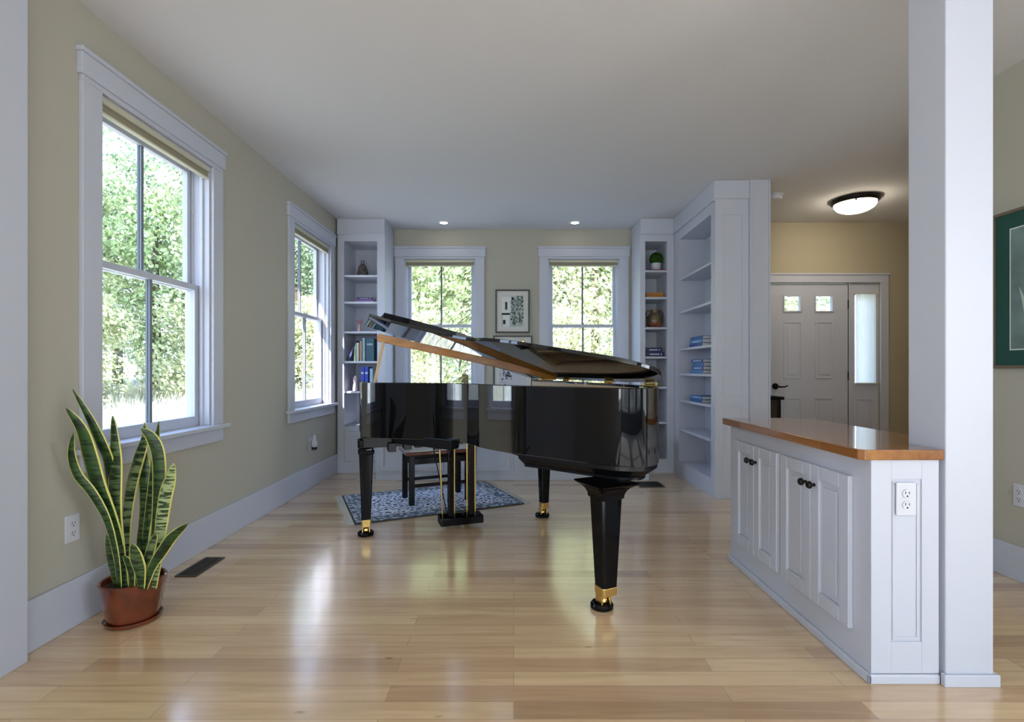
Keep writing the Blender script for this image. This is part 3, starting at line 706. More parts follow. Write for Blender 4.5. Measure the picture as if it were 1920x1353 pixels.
build('pin_block', MB().box(-.6, .68, -.03, .10, .88, .950), M['plate'], P, bevel=.004, **k)
# keybed, arms, keys, fallboard
lowA = [p for p in offset(outl, .006) if p[1] > .97]; lowB = offset(lowA, .055)
build('under_frame', MB().loft([[L2(u, v, .588) for u, v in lowB], [L2(u, v, .600) for u, v in lowB], [L2(u, v, .640) for u, v in lowA], [L2(u, v, .6595) for u, v in lowA]]), M['darkwood'], P, **k)
build('keybed', MB().box(-.655, .735, -.06, .40, .590, .6595), M['darkwood'], P, bevel=.004, **k)
build('belly_rail', MB().box(-.6, .69, -.03, .0, .66, .90), M['darkwood'], P, **k)
build('fallboard', MB().box(-.60, .68, .10, .125, .735, .93), M['black'], P, bevel=.005, **k)
build('key_slip', MB().box(-.61, .69, .355, .378, .66, .70), M['black'], P, bevel=.004, **k)
b = MB(); kw = 1.23/52
for i in range(52): b.box(-.575+i*kw+.0005, -.575+(i+1)*kw-.0005, .13, .352, .70, .722)
build('white_keys', b, M['ivory'], P, **k)
b = MB()
for i in range(51):
    if (i % 7) in (0, 2, 3, 5, 6): b.box(-.575+(i+1)*kw-.006, -.575+(i+1)*kw+.006, .13, .265, .722, .733)
build('black_keys', b, M['darkwood'], P, **k)
build('music_desk', MB().box(-.35, .43, -.02, .16, .955, .970), M['black'], P, bevel=.005, **k)
# under-frame beams seen below the rim
for (u0, v0, u1, v1, z0) in ((-.45, .05, -.14, .45, .625), (.05, .02, .22, 1.05, .625), (.5, .02, .46, 1.1, .625)):
    build('brace', MB().bar(L2(u0, v0, z0+.02), L2(u1, v1, z0+.02), .07, .06), M['darkwood'], P, bevel=.003, **k)
b = MB()
for i, u in enumerate((-.50, -.40, -.33, -.2, -.08, .05)): b.box(u, u+.05, -.10, .02, .562+.010*(i % 3), .62)
build('action_brackets', b, M['darkwood'], P, bevel=.003, **k)

# legs
def leg(u, v, top_w, bot_w, ztop, flare, rot=0.0):
    m = Matrix.Translation(L2(u, v, 0)) @ Matrix.Rotation(rot, 4, 'Z')
    def ring(wd, z, ch=.2):
        h_ = wd/2; c_ = h_*ch
        pts = [(h_, -h_+c_), (h_, h_-c_), (h_-c_, h_), (-h_+c_, h_), (-h_, h_-c_), (-h_, -h_+c_), (-h_+c_, -h_), (h_-c_, -h_)]
        return [tuple(m @ Vector((x, y, z))) for x, y in pts]
    secs = [ring(bot_w, .112), ring(top_w, ztop)]
    if flare:
        for t, ww in ((.0, 1.10), (.25, 1.14), (.5, 1.28), (.72, 1.52), (.88, 1.85), (1.0, 2.0)):
            secs.append(ring(top_w*ww, ztop+.004+t*(.589-ztop-.004), .12))
    else:
        secs += [ring(top_w*1.12, ztop+.002), ring(top_w*1.18, ztop+.02), ring(top_w*1.02, ztop+.028), ring(top_w*1.0, .585), ring(top_w*1.2, .590), ring(top_w*1.2, .64)]
    lg = build('leg', MB().loft(secs), M['black'], P, bevel=.002, **k)
    fr = MB().loft([ring(bot_w*1.02, .078), ring(bot_w*1.06, .116)])
    fo = build('ferrule', fr, M['brass'], lg, bevel=.002, **k)
    cs_ = MB().box(-.024, .024, -.018, .020, .066, .078, mx=m).box(-.026, -.018, -.005, .045, .022, .070, mx=m).box(.018, .026, -.005, .045, .022, .070, mx=m)
    cs_.bar(m @ Vector((0, .012, .07)), m @ Vector((0, .036, .045)), .030, .008)
    build('caster_fork', cs_, M['brass'], lg, bevel=.002, **k)
    wm = m @ Matrix.Translation((-.015, .030, .036)) @ Matrix.Rotation(PI/2, 4, 'Y')
    build('caster_wheel', MB().lathe([(.010, 0), (.024, .002), (.027, .008), (.027, .022), (.024, .028), (.010, .030)], n=24, mx=wm), M['brass'], lg, smooth=True, **k)
    build('caster_cup', MB().lathe([(.046, 0), (.052, .004), (.053, .018), (.047, .026), (.036, .024), (.030, .012), (.001, .010)], n=32, mx=m @ Matrix.Translation((0, .030, 0))), M['black'], lg, smooth=True, **k)
leg(-.634, .0, .088, .058, .545, False)
leg(.634, .0, .088, .058, .545, False)
leg(.345, 1.415, .112, .076, .515, True, rot=.12)

# pedal lyre
b = MB().box(-.15, .15, -.07, .05, .030, .085)
build('pedal_box', b, M['black'], P, bevel=.006, **k)
for u in (-.075, .070):
    build('lyre_post', MB().box(u-.019, u+.019, -.045, -.010, .085, .60), M['black'], P, bevel=.004, **k)
b = MB().cyl(L2(-.125, .0, .085), L2(-.155, .03, .62), .006).cyl(L2(-.042, .0, .085), L2(-.042, .0, .60), .005).cyl(L2(.048, .0, .085), L2(.048, .0, .60), .005).cyl(L2(.105, .0, .085), L2(.105, .0, .60), .007)
build('pedal_rods', b, M['brass'], P, smooth=True, **k)
for u in (-.06, 0, .06):
    build('pedal', MB().box(u-.012, u+.012, .05, .15, .035, .045), M['brass'], P, bevel=.004, **k)
build('lyre_brace', MB().cyl(L2(.11, -.02, .09), L2(.21, -.36, .575), .004).cyl(L2(-.09, -.02, .09), L2(-.14, -.36, .575), .004), M['iron'], P, smooth=True, **k)

# lid
TH = math.radians(16.6); HU, HZ = .755, 1.024
def lidp(u, v, dz=0.0):
    wv = HU-u; return (HU-wv*math.cos(TH)+dz*math.sin(TH), -v, HZ+wv*math.sin(TH)+dz*math.cos(TH))
def lidprism(pts, z0, z1):
    b = MB(); n = len(pts); a = sum(pts[i][0]*pts[(i+1) % n][1]-pts[(i+1) % n][0]*pts[i][1] for i in range(n))
    if a > 0: pts = pts[::-1]
    vs = [lidp(u, v, z0) for u, v in pts]+[lidp(u, v, z1) for u, v in pts]
    return b.add(vs, [tuple(range(n))[::-1], tuple(range(n, 2*n))]+[(i, (i+1) % n, n+(i+1) % n, n+i) for i in range(n)])
lo = offset(outl, -.012)
lidline = [(lo[0][0], -.58), (-.685, .12)]+[p for p in lo if p[0] > -.55 and (p[1] > .1 or p[0] > .5)]+[(lo[-1][0], -.58)]
lid = build('lid', lidprism(lidline, 0, .020), M['lid'], P, bevel=.003, **k)
flap = [(-.60, -.28), (-.60, .105), (-.44, .20), (-.15, .30), (.30, .32), (.73, .32), (.73, -.28)]
build('folded_lid_flap', lidprism(flap, .0205, .058), M['black'], lid, bevel=.004, **k)
build('lid_button', MB().lathe([(.010, 0), (.010, .012), (.004, .018)], n=16, mx=Matrix.Translation(lidp(.075, .96, .020))), M['brass'], lid, smooth=True, **k)
for v in (.15, .75, 1.18):
    b = MB().cyl(L2(.748, v-.05, 1.024), L2(.748, v+.05, 1.024), .008).box(.715, .748, -v-.045, -v+.045, 1.0152, 1.0172)
    build('lid_hinge', b, M['brass'], P, smooth=True, **k)
# long orange stick folded under the lid and short pale prop
A = (-.555, .075, 1.315); B_ = (.70, -.08, 1.045)
st = build('long_prop_stick', MB().bar(A, B_, .020, .050, up=(0, 1, 0.0001)) if False else MB().bar(A, B_, .022, .052), M['orange'], P, bevel=.003, **k)
build('stick_bracket', MB().box(.66, .76, .05, .11, 1.0155, 1.035, mx=Matrix.Translation((-.03, 0, 0))).box(.70, .73, .06, .10, 1.03, 1.05, mx=Matrix.Translation((-.02, 0, 0))), M['brass'], P, bevel=.003, **k)
build('short_prop', MB().bar((-.590, -.02, .97), (-.522, -.005, 1.285), .020, .012, up=(0, 1, 0)), M['stickwood'], P, bevel=.002, **k)

# ---------------------------------------------------------------- bench
BN = empty('piano_bench', (-.656, 4.24, .009), 'dark wooden piano bench with brown seat standing on the rug', 'bench', rz=math.radians(23.5))
hx_, hy_ = .235, .135
for sx in (-1, 1):
    for sy in (-1, 1):
        build('leg', MB().box(sx*hx_-.021, sx*hx_+.021, sy*hy_-.021, sy*hy_+.021, 0, .40), M['darkwood'], BN, bevel=.003, **k)
b = MB()
for sy in (-1, 1): b.box(-hx_+.021, hx_-.021, sy*hy_-.010, sy*hy_+.010, .325, .375)
for sx in (-1, 1): b.box(sx*hx_-.010, sx*hx_+.010, -hy_+.021, hy_-.021, .325, .375)
build('apron', b, M['darkwood'], BN, bevel=.002, **k)
b = MB()
for sy in (-1, 1): b.box(-hx_+.021, hx_-.021, sy*hy_-.009, sy*hy_+.009, .140, .165)
build('stretcher', b, M['darkwood'], BN, bevel=.002, **k)
build('seat', MB().box(-.285, .285, -.175, .175, .40, .43), M['bench'], BN, bevel=.008, **k)

# ---------------------------------------------------------------- snake plant
PX, PY = -1.672, 2.205
sp_ = empty('snake_plant', (PX, PY, 0), 'tall snake plant with yellow-edged leaves in a red-brown glazed pot', 'plant')
build('pot', MB().lathe([(.088, .016), (.096, .022), (.108, .08), (.119, .15), (.124, .183), (.118, .187), (.112, .183), (.108, .150), (.001, .150)], c=(PX, PY, 0), n=48), M['pot'], sp_, smooth=True)
build('saucer', MB().lathe([(.088, 0), (.104, .006), (.108, .020), (.102, .020), (.096, .012), (.001, .012)], c=(PX, PY, 0), n=48), M['pot'], sp_, smooth=True)
build('soil', MB().lathe([(.001, .162), (.109, .158), (.108, .1505), (.001, .1505)][::-1], c=(PX, PY, 0), n=32, cap=False), M['soil'], sp_, smooth=True)
def zpt(zx, zy, yy):
    px, py = zx/2.0104, 680+zy/2.0104
    return Vector((px2x(px, yy), yy, 1.1+(692-py)/940*yy))
def leafmesh(pts, wd, yd, twist=0.0, mott=0.0, curl=.25):
    # pts in zoom pixels from base to tip, yd = depths at base and tip
    P0 = [zpt(x, y_, yd[0]+(yd[1]-yd[0])*i/(len(pts)-1)) for i, (x, y_) in enumerate(pts)]
    c_ = []; n = 6
    for i in range(len(P0)-1):
        a = P0[max(i-1, 0)]; b0 = P0[i]; b1 = P0[i+1]; d = P0[min(i+2, len(P0)-1)]
        for j in range(n):
            t = j/n; c_.append(.5*((2*b0)+(-a+b1)*t+(2*a-5*b0+4*b1-d)*t*t+(-a+3*b0-3*b1+d)*t**3))
    c_.append(P0[-1]); N = len(c_)
    vs = []; fs = []; cols_ = []; W0 = wd/2.0104*yd[0]/940
    us = (-1, -.82, -.78, -.4, 0, .4, .78, .82, 1)
    for i, p in enumerate(c_):
        t = i/(N-1); tan = (c_[min(i+1, N-1)]-c_[max(i-1, 0)]).normalized()
        side = tan.cross(Vector((0, 1, 0))); side = side.normalized() if side.length > .05 else Vector((1, 0, 0))
        side = Matrix.Rotation(twist*(t-.3), 3, tan) @ side; nor = side.cross(tan)
        prof = (.55+.45*min(1, t/.45)) * (1 if t < .62 else max(.02, math.cos((t-.62)/.38*PI/2))**.75)
        hw = W0*prof/2
        for u in us:
            vs.append(tuple(p+side*hw*u+nor*(hw*curl*(u*u))*1.0)); cols_.append((abs(u), t, mott, 1))
    m_ = len(us)
    for i in range(N-1):
        for j in range(m_-1): fs.append((i*m_+j, i*m_+j+1, (i+1)*m_+j+1, (i+1)*m_+j))
    return vs, fs, cols_
LV = [
 ([(452, 845), (440, 700), (425, 520), (408, 380), (385, 315), (340, 215), (275, 100)], 38, (2.20, 2.02), .3, 0),
 ([(462, 845), (445, 690), (415, 590), (372, 480), (335, 350), (305, 250), (250, 170)], 56, (2.16, 1.99), .2, 0),
 ([(450, 850), (435, 720), (400, 590), (345, 490), (290, 420), (268, 340), (278, 262)], 34, (2.12, 1.98), .5, 0),
 ([(470, 850), (448, 700), (430, 560), (430, 430), (432, 330), (425, 200)], 54, (2.14, 2.10), .0, .12),
 ([(480, 850), (472, 650), (490, 480), (520, 360), (542, 290), (545, 225)], 46, (2.22, 2.24), -.4, .5),
 ([(560, 850), (578, 700), (592, 560), (598, 420), (590, 330), (565, 275), (532, 248)], 50, (2.19, 2.12), .5, 0),
 ([(520, 850), (528, 700), (545, 560), (545, 450), (540, 360), (535, 300)], 48, (2.24, 2.26), .3, .1),
 ([(555, 850), (545, 700), (560, 560), (575, 440), (585, 330), (600, 220)], 34, (2.25, 2.22), 0, .1),
 ([(575, 850), (592, 730), (605, 610), (622, 500), (640, 440), (655, 378)], 50, (2.16, 2.12), .2, .95),
 ([(545, 850), (572, 770), (610, 710), (650, 655), (708, 605)], 40, (2.12, 2.02), .4, 0),
 ([(530, 850), (525, 790), (512, 740), (500, 682)], 50, (2.11, 2.06), .3, .1),
 ([(500, 850), (495, 800), (485, 760), (468, 725)], 28, (2.12, 2.08), .3, 0),
 ([(440, 850), (425, 790), (410, 720), (403, 645)], 30, (2.18, 2.10), 0, .1),
 ([(545, 850), (552, 760), (570, 690), (590, 640)], 36, (2.12, 2.08), -.3, .3),
]
for pts, wd, yd, tw, mo in LV:
    vs, fs, cc = leafmesh(pts, wd, yd, tw, mo)
    b = MB(); b.add(vs, fs); o = build('leaf', b, M['snake'], sp_, smooth=True)
    vc = o.data.color_attributes.new('leaf', 'FLOAT_COLOR', 'POINT')
    for i, c4 in enumerate(cc): vc.data[i].color = c4
    sm = o.modifiers.new('thickness', 'SOLIDIFY'); sm.thickness = .003; sm.offset = 0

# ---------------------------------------------------------------- pictures
def picture(name, loc, rz, w_, h_, fw, mw, fm, mm, label, art):
    r = empty(name, loc, label, 'picture', rz=rz)
    h0 = w_/2
    b = MB().box(-h0, h0, -.024, -.002, 0, fw).box(-h0, h0, -.024, -.002, h_-fw, h_).box(-h0, -h0+fw, -.024, -.002, fw, h_-fw).box(h0-fw, h0, -.024, -.002, fw, h_-fw)
    build('frame', b, fm, r, bevel=.002, **k)
    build('mat_board', MB().box(-h0+fw, h0-fw, -.012, -.003, fw, h_-fw), mm, r, **k)
    art(r, -h0+fw+mw, h0-fw-mw, fw+mw, h_-fw-mw)
    return r
def street_art(r, x0, x1, z0, z1):
    random.seed(3); W_, H_ = x1-x0, z1-z0; y = -.0125
    g = MB().box(x0, x1, y-.0004, y, z0, z1, 4)   # white house fronts, dark windows, mottled foliage
    def q(a, b_, c_, d, mi): g.box(x0+a*W_, x0+b_*W_, y-.0009-.0002*mi, y-.0006, z0+c_*H_, z0+d*H_, mi)
    q(.0, .42, .45, .98, 0); q(.05, .36, .0, .40, 0); q(.16, .26, .55, .80, 1); q(.0, .38, .38, .44, 1); q(.06, .18, .08, .22, 1)
    for i in range(150):
        a, c_ = random.uniform(.40, .97), random.uniform(.03, .97); s = random.uniform(.02, .085); q(a, min(1, a+s), c_, min(1, c_+s), random.choice((1, 2, 2, 3)))
    build('print', g, [colour((.8, .8, .76), .9), colour((.03, .035, .035), .9), colour((.12, .16, .14), .9), colour((.28, .34, .30), .9), colour((.50, .54, .52), .9)], r, **k)
YP = YB
picture('framed_print', (px2x(961, YP), YP, 1.1+68/940*YP), 0, 64/940*YP, 81/940*YP, .016, .055, M['frame'], M['mat_cream'], 'upper dark-framed street print between the two rear windows', street_art)
def sketch_art(r, x0, x1, z0, z1):
    random.seed(5); y = -.0125
    g = MB().box(x0, x1, y-.0004, y, z0, z1, 1); W_, H_ = x1-x0, z1-z0
    for i in range(40):
        a, c_ = random.gauss(.22, .1), random.gauss(.38, .08); s = random.uniform(.02, .06); a = min(max(a, 0), .9); g.box(x0+a*W_, x0+(a+s)*W_, y-.0009, y-.0006, z0+c_*H_, z0+(c_+s*.6)*H_)
    build('print', g, [colour((.05, .06, .07), .9), colour((.62, .63, .66), .9)], r, **k)
picture('framed_print', (px2x(961.5, YP), YP, 1.1-60/940*YP), 0, 73/940*YP, 123/940*YP, .015, .05, M['frame'], M['mat_cream'], 'lower dark-framed ink sketch partly hidden by the piano lid', sketch_art)
def leaf_art(r, x0, x1, z0, z1):
    random.seed(9); y = -.0125; W_, H_ = x1-x0, z1-z0
    build('inner_line', MB().box(x0-.006, x1+.006, y-.0006, y-.0001, z0-.006, z1+.006), colour((.75, .80, .74), .8), r, **k)
    pm = mat('print_paper', (.17, .25, .24), .8, vary=(5, .35)); build('print', MB().box(x0, x1, y-.0010, y-.0005, z0, z1), pm, r, **k)
    g = MB()
    for i in range(26):
        t = i/25; bx = x0+W_*(.10+.8*random.random()); a = random.uniform(-.7, .7); Ln = H_*random.uniform(.3, .62); n = 10; vs = []; fs = []
        for j in range(n+1):
            s = j/n; cx_ = bx+math.sin(a)*Ln*s*s*.6; cz = z0+.01+Ln*s*(1-.15*abs(a)); wv = .014*math.sin(PI*min(.98, s*.9+.08)); yy = y-.0013-.00004*i
            cx_ = min(max(cx_, x0+.02), x1-.02); vs += [(cx_-wv, yy, cz), (cx_+wv, yy, cz)]
        for j in range(n): fs.append((2*j, 2*j+1, 2*j+3, 2*j+2))
        g.add(vs, fs, i % 3)
    build('painted_leaves', g, [colour((.36, .50, .44), .8), colour((.20, .38, .30), .8), colour((.52, .60, .55), .8)], r, **k)
picture('framed_botanical_print', (XR, 2.36, 1.105), -PI/2, .76, .83, .016, .085, M['frame_wood'], M['green_mat'], 'green-matted botanical picture on the right wall', leaf_art)

# ---------------------------------------------------------------- shelf contents
def book(x, y, z, wx, dy, hz, c, label, group=None, rz=0.0, tilt=0.0, flat=False, marks=None, name='book', spine='y'):
    """centre x, front y, base z; spine faces the front (-Y local)"""
    r = empty(name, (x, y, z), label, 'book', group, rz=rz)
    if tilt: r.rotation_euler = (0, tilt, rz)
    cm = colour(c, .45); pg = colour((.72, .70, .62), .9)
    if flat:
        build('cover', MB().box(-wx/2, wx/2, 0, .004, 0, hz).box(-wx/2, wx/2, .004, dy, 0, .0035).box(-wx/2, wx/2, .004, dy, hz-.0035, hz), cm, r, **k)
        build('pages', MB().box(-wx/2+.004, wx/2-.004, .004, dy-.004, .0036, hz-.0036), pg, r, **k)
        if marks: build('spine_band', MB().box(-wx*.32, wx*.22, -.0012, -.0002, hz*.35, hz*.62).box(wx*.30, wx*.36, -.0012, -.0002, hz*.3, hz*.7), colour(marks, .6), r, **k)
    else:
        build('cover', MB().box(-wx/2, wx/2, 0, .004, 0, hz).box(-wx/2, -wx/2+.003, .004, dy, 0, hz).box(wx/2-.003, wx/2, .004, dy, 0, hz), cm, r, **k)
        build('pages', MB().box(-wx/2+.0032, wx/2-.0032, .004, dy-.004, .004, hz-.004), pg, r, **k)
        if marks: build('spine_band', MB().box(-wx*.36, wx*.36, -.0012, -.0002, hz*.70, hz*.78), colour(marks, .6), r, **k)
    return r
yS = 5.40
def xs(px, y=5.42): return px2x(px, y)
z = [s+.0115 for s in SL]
# carved bell-shaped ornament
r = empty('carved_bell', (xs(680, 5.50), 5.50, z[0]), 'dark speckled bell-shaped ornament on the top left corner shelf', 'ornament')
bm_ = mat('carved_dark_wood', (.10, .075, .07), .6, vary=(45, .9), bump=(60, 1))
zz = BASE[r.name][2]; cx, cy = xs(680, 5.50), 5.50
build('bell', MB().lathe([(.068, 0), (.070, .012), (.058, .05), (.050, .09), (.040, .125), (.024, .148), (.006, .156)], c=(cx, cy, zz), n=28), bm_, r, smooth=True)
build('ring', MB().tube([(cx+.017*math.cos(a), cy, zz+.168+.017*math.sin(a)) for a in [i*2*PI/16 for i in range(17)]], .005, n=8), bm_, r, smooth=True)
# lying purple books
book(xs(682, 5.42), 5.41, z[1], .20, .14, .030, (.24, .13, .33), 'lower purple book lying flat on the second left corner shelf', flat=True)
book(xs(684, 5.42), 5.415, z[1]+.0302, .17, .13, .026, (.05, .035, .12), 'upper dark navy book lying on the purple book', flat=True, marks=(.5, .4, .6))
# pink forked bud vase
cx, cy = xs(673.5, 5.42), 5.42
r = empty('bud_vase', (cx, cy, z[2]), 'small pink forked vase on the third left corner shelf', 'vase')
build('body', MB().lathe([(.018, 0), (.022, .02), (.014, .05), (.008, .07), (.010, .08)], c=(cx, cy, z[2]), n=20), colour((.62, .42, .42), .4), r, smooth=True)
for s in (-1, 1): build('petal', MB().tube([(cx, cy, z[2]+.07), (cx+s*.012, cy, z[2]+.10), (cx+s*.028, cy, z[2]+.125)], [.006, .013, .006], n=10), colour((.40, .16, .18), .4), r, smooth=True)
# standing books on the fourth shelf
book(xs(654), yS, z[3], .018, .15, .235, (.02, .03, .12), 'slim dark blue book leaning to the right on a left corner shelf', tilt=.36)
for i, (px, c_, h_, lab) in enumerate(((667, (.35, .45, .30), .19, 'pale green book standing left among the books of the fourth shelf'), (671.5, (.62, .70, .62), .20, 'whitish green book standing next to the pale green book'), (677.5, (.45, .28, .18), .215, 'tan book standing between the pale books and the teal book'))):
    book(xs(px), yS, z[3], .022, .15, h_, c_, lab, marks=(.7, .7, .6) if i == 0 else None)
book(xs(683), yS, z[3], .026, .17, .25, (.30, .45, .55), 'light blue book standing left of the dark teal book')
book(xs(694.5), yS, z[3], .085, .18, .245, (.03, .10, .14), 'thick dark teal book standing at the shelf end', marks=(.3, .4, .5))
# fifth shelf
cx, cy = xs(666, 5.42), 5.43
r = empty('white_figurine', (cx, cy, z[4]), 'small pinkish white figurine on the fifth left corner shelf', 'figurine')
build('body', MB().lathe([(.026, 0), (.030, .02), (.024, .06), (.017, .09), (.024, .115), (.020, .15), (.006, .165)], c=(cx, cy, z[4]), n=20), colour((.72, .58, .60), .4), r, smooth=True)
for px, lab in ((680.5, 'bright blue book standing left on the fifth left corner shelf'), (688, 'bright blue book standing right of its twin on the fifth shelf')):
    book(xs(px), yS, z[4], .036, .16, .26, (.02, .06, .48), lab, marks=(.6, .7, .9))
book(xs(697), yS, z[4], .03, .16, .24, (.35, .50, .58), 'pale blue book at the right of the two bright blue books')

# right corner bookcase
z = [s+.0115 for s in SR]; yR = 5.38
book(xs(1232, yR), yR, z[0], .19, .14, .018, (.30, .03, .05), 'thin red book lying under the white plant pot', flat=True)
cx, cy = xs(1230, 5.45), 5.45; zb = z[0]+.0183
r = empty('potted_moss_ball', (cx, cy, zb), 'green ball-shaped plant in white pot on the top right corner shelf', 'plant')
build('pot', MB().lathe([(.040, 0), (.046, .01), (.056, .075), (.052, .077), (.048, .065), (.001, .062)], c=(cx, cy, zb), n=28), M['plastic'], r, smooth=True)
b = MB(); random.seed(4)
for i in range(900):
    a = random.uniform(0, 2*PI); cz = random.uniform(-.75, 1); s = math.sqrt(1-cz*cz); n_ = Vector((s*math.cos(a), s*math.sin(a), cz)); p = Vector((cx, cy, zb+.125))+n_*.066*random.uniform(.9, 1.08)
    t1 = n_.orthogonal().normalized()*.008; t2 = n_.cross(t1).normalized()*.006; b.add([p-t1-t2, p+t1-t2+n_*.006, p+t1+t2, p-t1+t2+n_*.004], [(0, 1, 2, 3)])
b.lathe([(.001, -.058), (.04, -.042), (.058, 0), (.04, .042), (.001, .058)], c=(cx, cy, zb+.125), n=20, mi=1)
build('foliage', b, [leaf_mat('moss_leaf', (.07, .17, .03)), colour((.02, .05, .01), .9)], r)
tag(build('wooden_box', MB().box(xs(1212, yR), xs(1244, yR), yR, yR+.13, z[1], z[1]+.055), M['orange'], bevel=.004), 'low orange-brown wooden box on the second right corner shelf', 'box')
# jug
cx, cy = xs(1227, 5.46), 5.46; zb = z[2]
r = empty('glazed_jug', (cx, cy, zb), 'brown and green glazed jug with side handles on the third right corner shelf', 'jug')
jm = mat('jug_glaze', (.14, .10, .045), .25, coat=.5, vary=(18, .7)); jr = mat('jug_red_glaze', (.24, .075, .03), .25, coat=.5, vary=(20, .4))
build('body', MB().lathe([(.055, .0), (.072, .02), (.083, .06)], c=(cx, cy, zb), n=32, mi=1).lathe([(.083, .06), (.085, .09), (.072, .125), (.050, .15), (.042, .17), (.050, .198), (.046, .198), (.038, .17), (.001, .16)], c=(cx, cy, zb), n=32), [jm, jr], r, smooth=True)
for s in (-1, 1):
    build('handle', MB().tube([(cx+s*.044, cy, zb+.182), (cx+s*.078, cy, zb+.190), (cx+s*.094, cy, zb+.155), (cx+s*.082, cy, zb+.11)], .008, n=10), jm, r, smooth=True)
book(xs(1229, yR), yR, z[3], .19, .15, .05, (.012, .018, .09), 'lower navy book lying flat on the fourth right corner shelf', flat=True, marks=(.6, .65, .75))
book(xs(1227, yR), yR+.004, z[3]+.0503, .17, .14, .045, (.010, .015, .08), 'upper navy book lying on its twin in the right corner shelf', flat=True, marks=(.5, .55, .65))

# stacks in the tall bookcase: spines look towards the piano (-X), page ends towards the camera
z = [s+.0115 for s in ST]
words = {2: 'third', 3: 'fourth', 4: 'fifth'}
for si, ys, hs, y1 in ((2, 4.62, (.032, .036, .030), 4.95), (3, 4.60, (.036, .034, .036, .030), 4.90), (4, 4.62, (.030, .030), 4.93)):
    zc = z[si]
    for j, t in enumerate(hs):
        dl = .01*((j*7) % 3); pos = ('bottom', 'second', 'third', 'top')[j if j < len(hs)-1 else 3]
        cc_ = [(.03, .11, .34), (.05, .17, .42), (.035, .09, .32), (.06, .20, .46)][(j+si) % 4]
        lab = 'blue book, %s of the stack on the %s shelf of the tall bookcase' % (pos, words[si])
        b0 = book(1.735+dl*.5, (ys+y1)/2, zc, y1-ys-dl, .19, t-.0006, cc_, lab, 'blue books stacked in the tall bookcase', rz=-PI/2, flat=True, marks=(.6, .7, .8) if j % 2 else None)
        zc += t

# ---------------------------------------------------------------- outdoors
def gz(x, y):
    d = max(-2.2-x, y-6.0, x-5.2, -4.4-y, 0)
    return -.35+.085*max(0, d-3)-(.0 if d < 22 else .0)
n = 60; vs = []; fs = []
g = MB()
for j in range(n+1):
    for i in range(n+1):
        x = -60+120*i/n; y = -50+110*j/n; vs.append((x, y, gz(x, y)))
for j in range(n):
    for i in range(n): fs.append((j*(n+1)+i, j*(n+1)+i+1, (j+1)*(n+1)+i+1, (j+1)*(n+1)+i))
g.add(vs, fs); tag(build('meadow_ground', g, M['ground'], center=False, smooth=True), 'sunlit grassy ground sloping up outside the windows', 'ground', kind='structure')
# tall grass
random.seed(11); g = MB()
for i in range(26000):
    if random.random() < .6: x = random.uniform(-16, -2.6); y = random.uniform(2.5, 17)
    else: x = random.uniform(-9, 9); y = random.uniform(7.0, 17)
    if x > -2.6 and y < 7: continue
    zz = gz(x, y); h_ = random.uniform(.15, .5); a = random.uniform(0, PI); dx, dy = .012*math.cos(a), .012*math.sin(a); lx, ly = random.uniform(-.12, .12), random.uniform(-.12, .12)
    g.add([(x-dx, y-dy, zz), (x+dx, y+dy, zz), (x+lx, y+ly, zz+h_)], [(0, 1, 2)])
tag(build('meadow_grass', g, M['blade'], center=False), 'tall pale meadow grass outside the windows', 'grass', kind='stuff')
# trees
def crown_mesh(seed, R, Hh, mats, nl=9500, leaf=.10):
    random.seed(seed); g = MB(); cl_ = []
    for i in range(26):
        a = random.uniform(0, 2*PI); rr = R*math.sqrt(random.random())*.8; cz = random.uniform(.12, .88)*Hh; s = 1-abs(cz/Hh-.45)*.9
        cl_.append((rr*s*math.cos(a), rr*s*math.sin(a), cz, random.uniform(.28, .45)*R))
    for i in range(nl):
        c_ = random.choice(cl_); d = Vector((random.gauss(0, 1), random.gauss(0, 1), random.gauss(0, 1))).normalized()*(c_[3]*random.uniform(.75, 1.08))
        p = Vector(c_[:3])+Vector((d.x, d.y, d.z*.8))
        if p.z < .05: continue
        q = Vector((random.gauss(0, 1), random.gauss(0, 1), random.gauss(0, 1))).normalized()
        t1 = q.orthogonal().normalized()*leaf*random.uniform(.5, 1); t2 = q.cross(t1).normalized()*leaf*random.uniform(.3, .55)
        g.add([p-t1, p-t2, p+t1, p+t2], [(0, 1, 2, 3)])
    me = bpy.data.meshes.new('crown'); me.from_pydata(g.v, [], g.f); me.materials.append(mats); return me
specs = [crown_mesh(21, 2.4, 7.0, M['leaf_a']), crown_mesh(22, 2.1, 6.2, M['leaf_b']), crown_mesh(23, 2.3, 8.4, M['leaf_c']), crown_mesh(24, 1.5, 3.0, M['leaf_a'], 5000, .085)]
tm = MB().cyl((0, 0, -.3), (0, 0, 4.5), .16, .06); 
trunk_me = bpy.data.meshes.new('trunk'); trunk_me.from_pydata(tm.v, [], tm.f); trunk_me.materials.append(M['bark'])
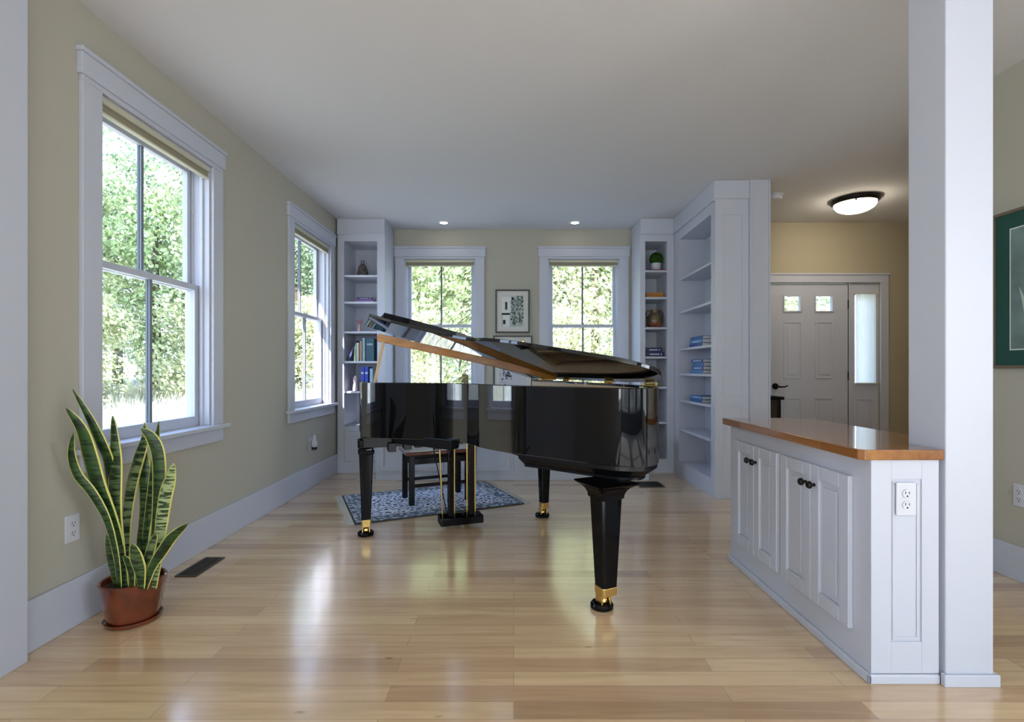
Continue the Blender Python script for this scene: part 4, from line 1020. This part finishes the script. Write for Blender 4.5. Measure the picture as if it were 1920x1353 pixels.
def tree(x, y, kk, s, label):
    r = empty('tree' if kk < 3 else 'shrub', (x, y, gz(x, y)), label, 'tree' if kk < 3 else 'shrub', 'trees beyond the windows' if kk < 3 else 'shrubs beyond the windows', rz=random.uniform(0, 6.28))
    r.scale = (s, s, s)
    c_ = bpy.data.objects.new('crown', specs[kk]); link(c_, r)
    t_ = bpy.data.objects.new('trunk', trunk_me); link(t_, r)
    if kk == 3: t_.scale = (.3, .3, .4)
kinds = ['leafy light green', 'mid green', 'deep green', 'low light green']
random.seed(31)
ords = ['first', 'second', 'third', 'fourth', 'fifth', 'sixth', 'seventh', 'eighth', 'ninth', 'tenth', 'eleventh']
def grove(pts, where):
    for shr in (False, True):
        sub = sorted([p for p in pts if (p[2] == 3) == shr], key=lambda p: p[0]/max(p[1], 1))
        for i, (x, y, kk, s) in enumerate(sub):
            tree(x, y, kk, s, '%s %s, %s from the left among those %s' % (kinds[kk], 'shrub' if shr else 'tree', ords[i], where))
left = [(-13, 11.2, 2, 1.0), (-14.5, 15, 0, 1.15), (-12.5, 17.5, 1, 1.25), (-10.5, 20, 0, 1.3), (-8, 18.5, 2, 1.05), (-15, 19, 2, 1.2), (-17.5, 13.5, 1, .95), (-6.2, 21, 0, 1.2), (-12, 22, 1, 1.4), (-18, 17, 0, 1.1),
        (-11.5, 13.0, 3, 1.0), (-10, 15.8, 3, 1.15), (-8.2, 16, 3, 1.0), (-13.2, 9.8, 3, 1.0), (-6.0, 16.5, 3, 1.1), (-16, 10.5, 1, .72)]
grove(left, 'beyond the left wall windows')
back = [(-4, 17, 0, 1.15), (-1.6, 16, 1, 1.1), (.6, 17.2, 0, 1.2), (2.6, 16, 0, 1.05), (4.8, 17.5, 1, 1.2), (7, 17, 0, 1.1), (-2.8, 20, 2, 1.2), (1.2, 21, 2, 1.3), (4, 21, 1, 1.3), (9.5, 19, 2, 1.2),
        (-2.9, 14, 3, .9), (-.2, 13.6, 3, 1.0), (2.0, 14.2, 3, .95), (4.2, 14, 3, 1.0), (6.4, 12.5, 3, 1.0)]
grove(back, 'beyond the rear windows')
grove([(-4, -16, 1, 1.2), (0, -17, 0, 1.2), (4, -16, 1, 1.2)], 'outside behind the camera')
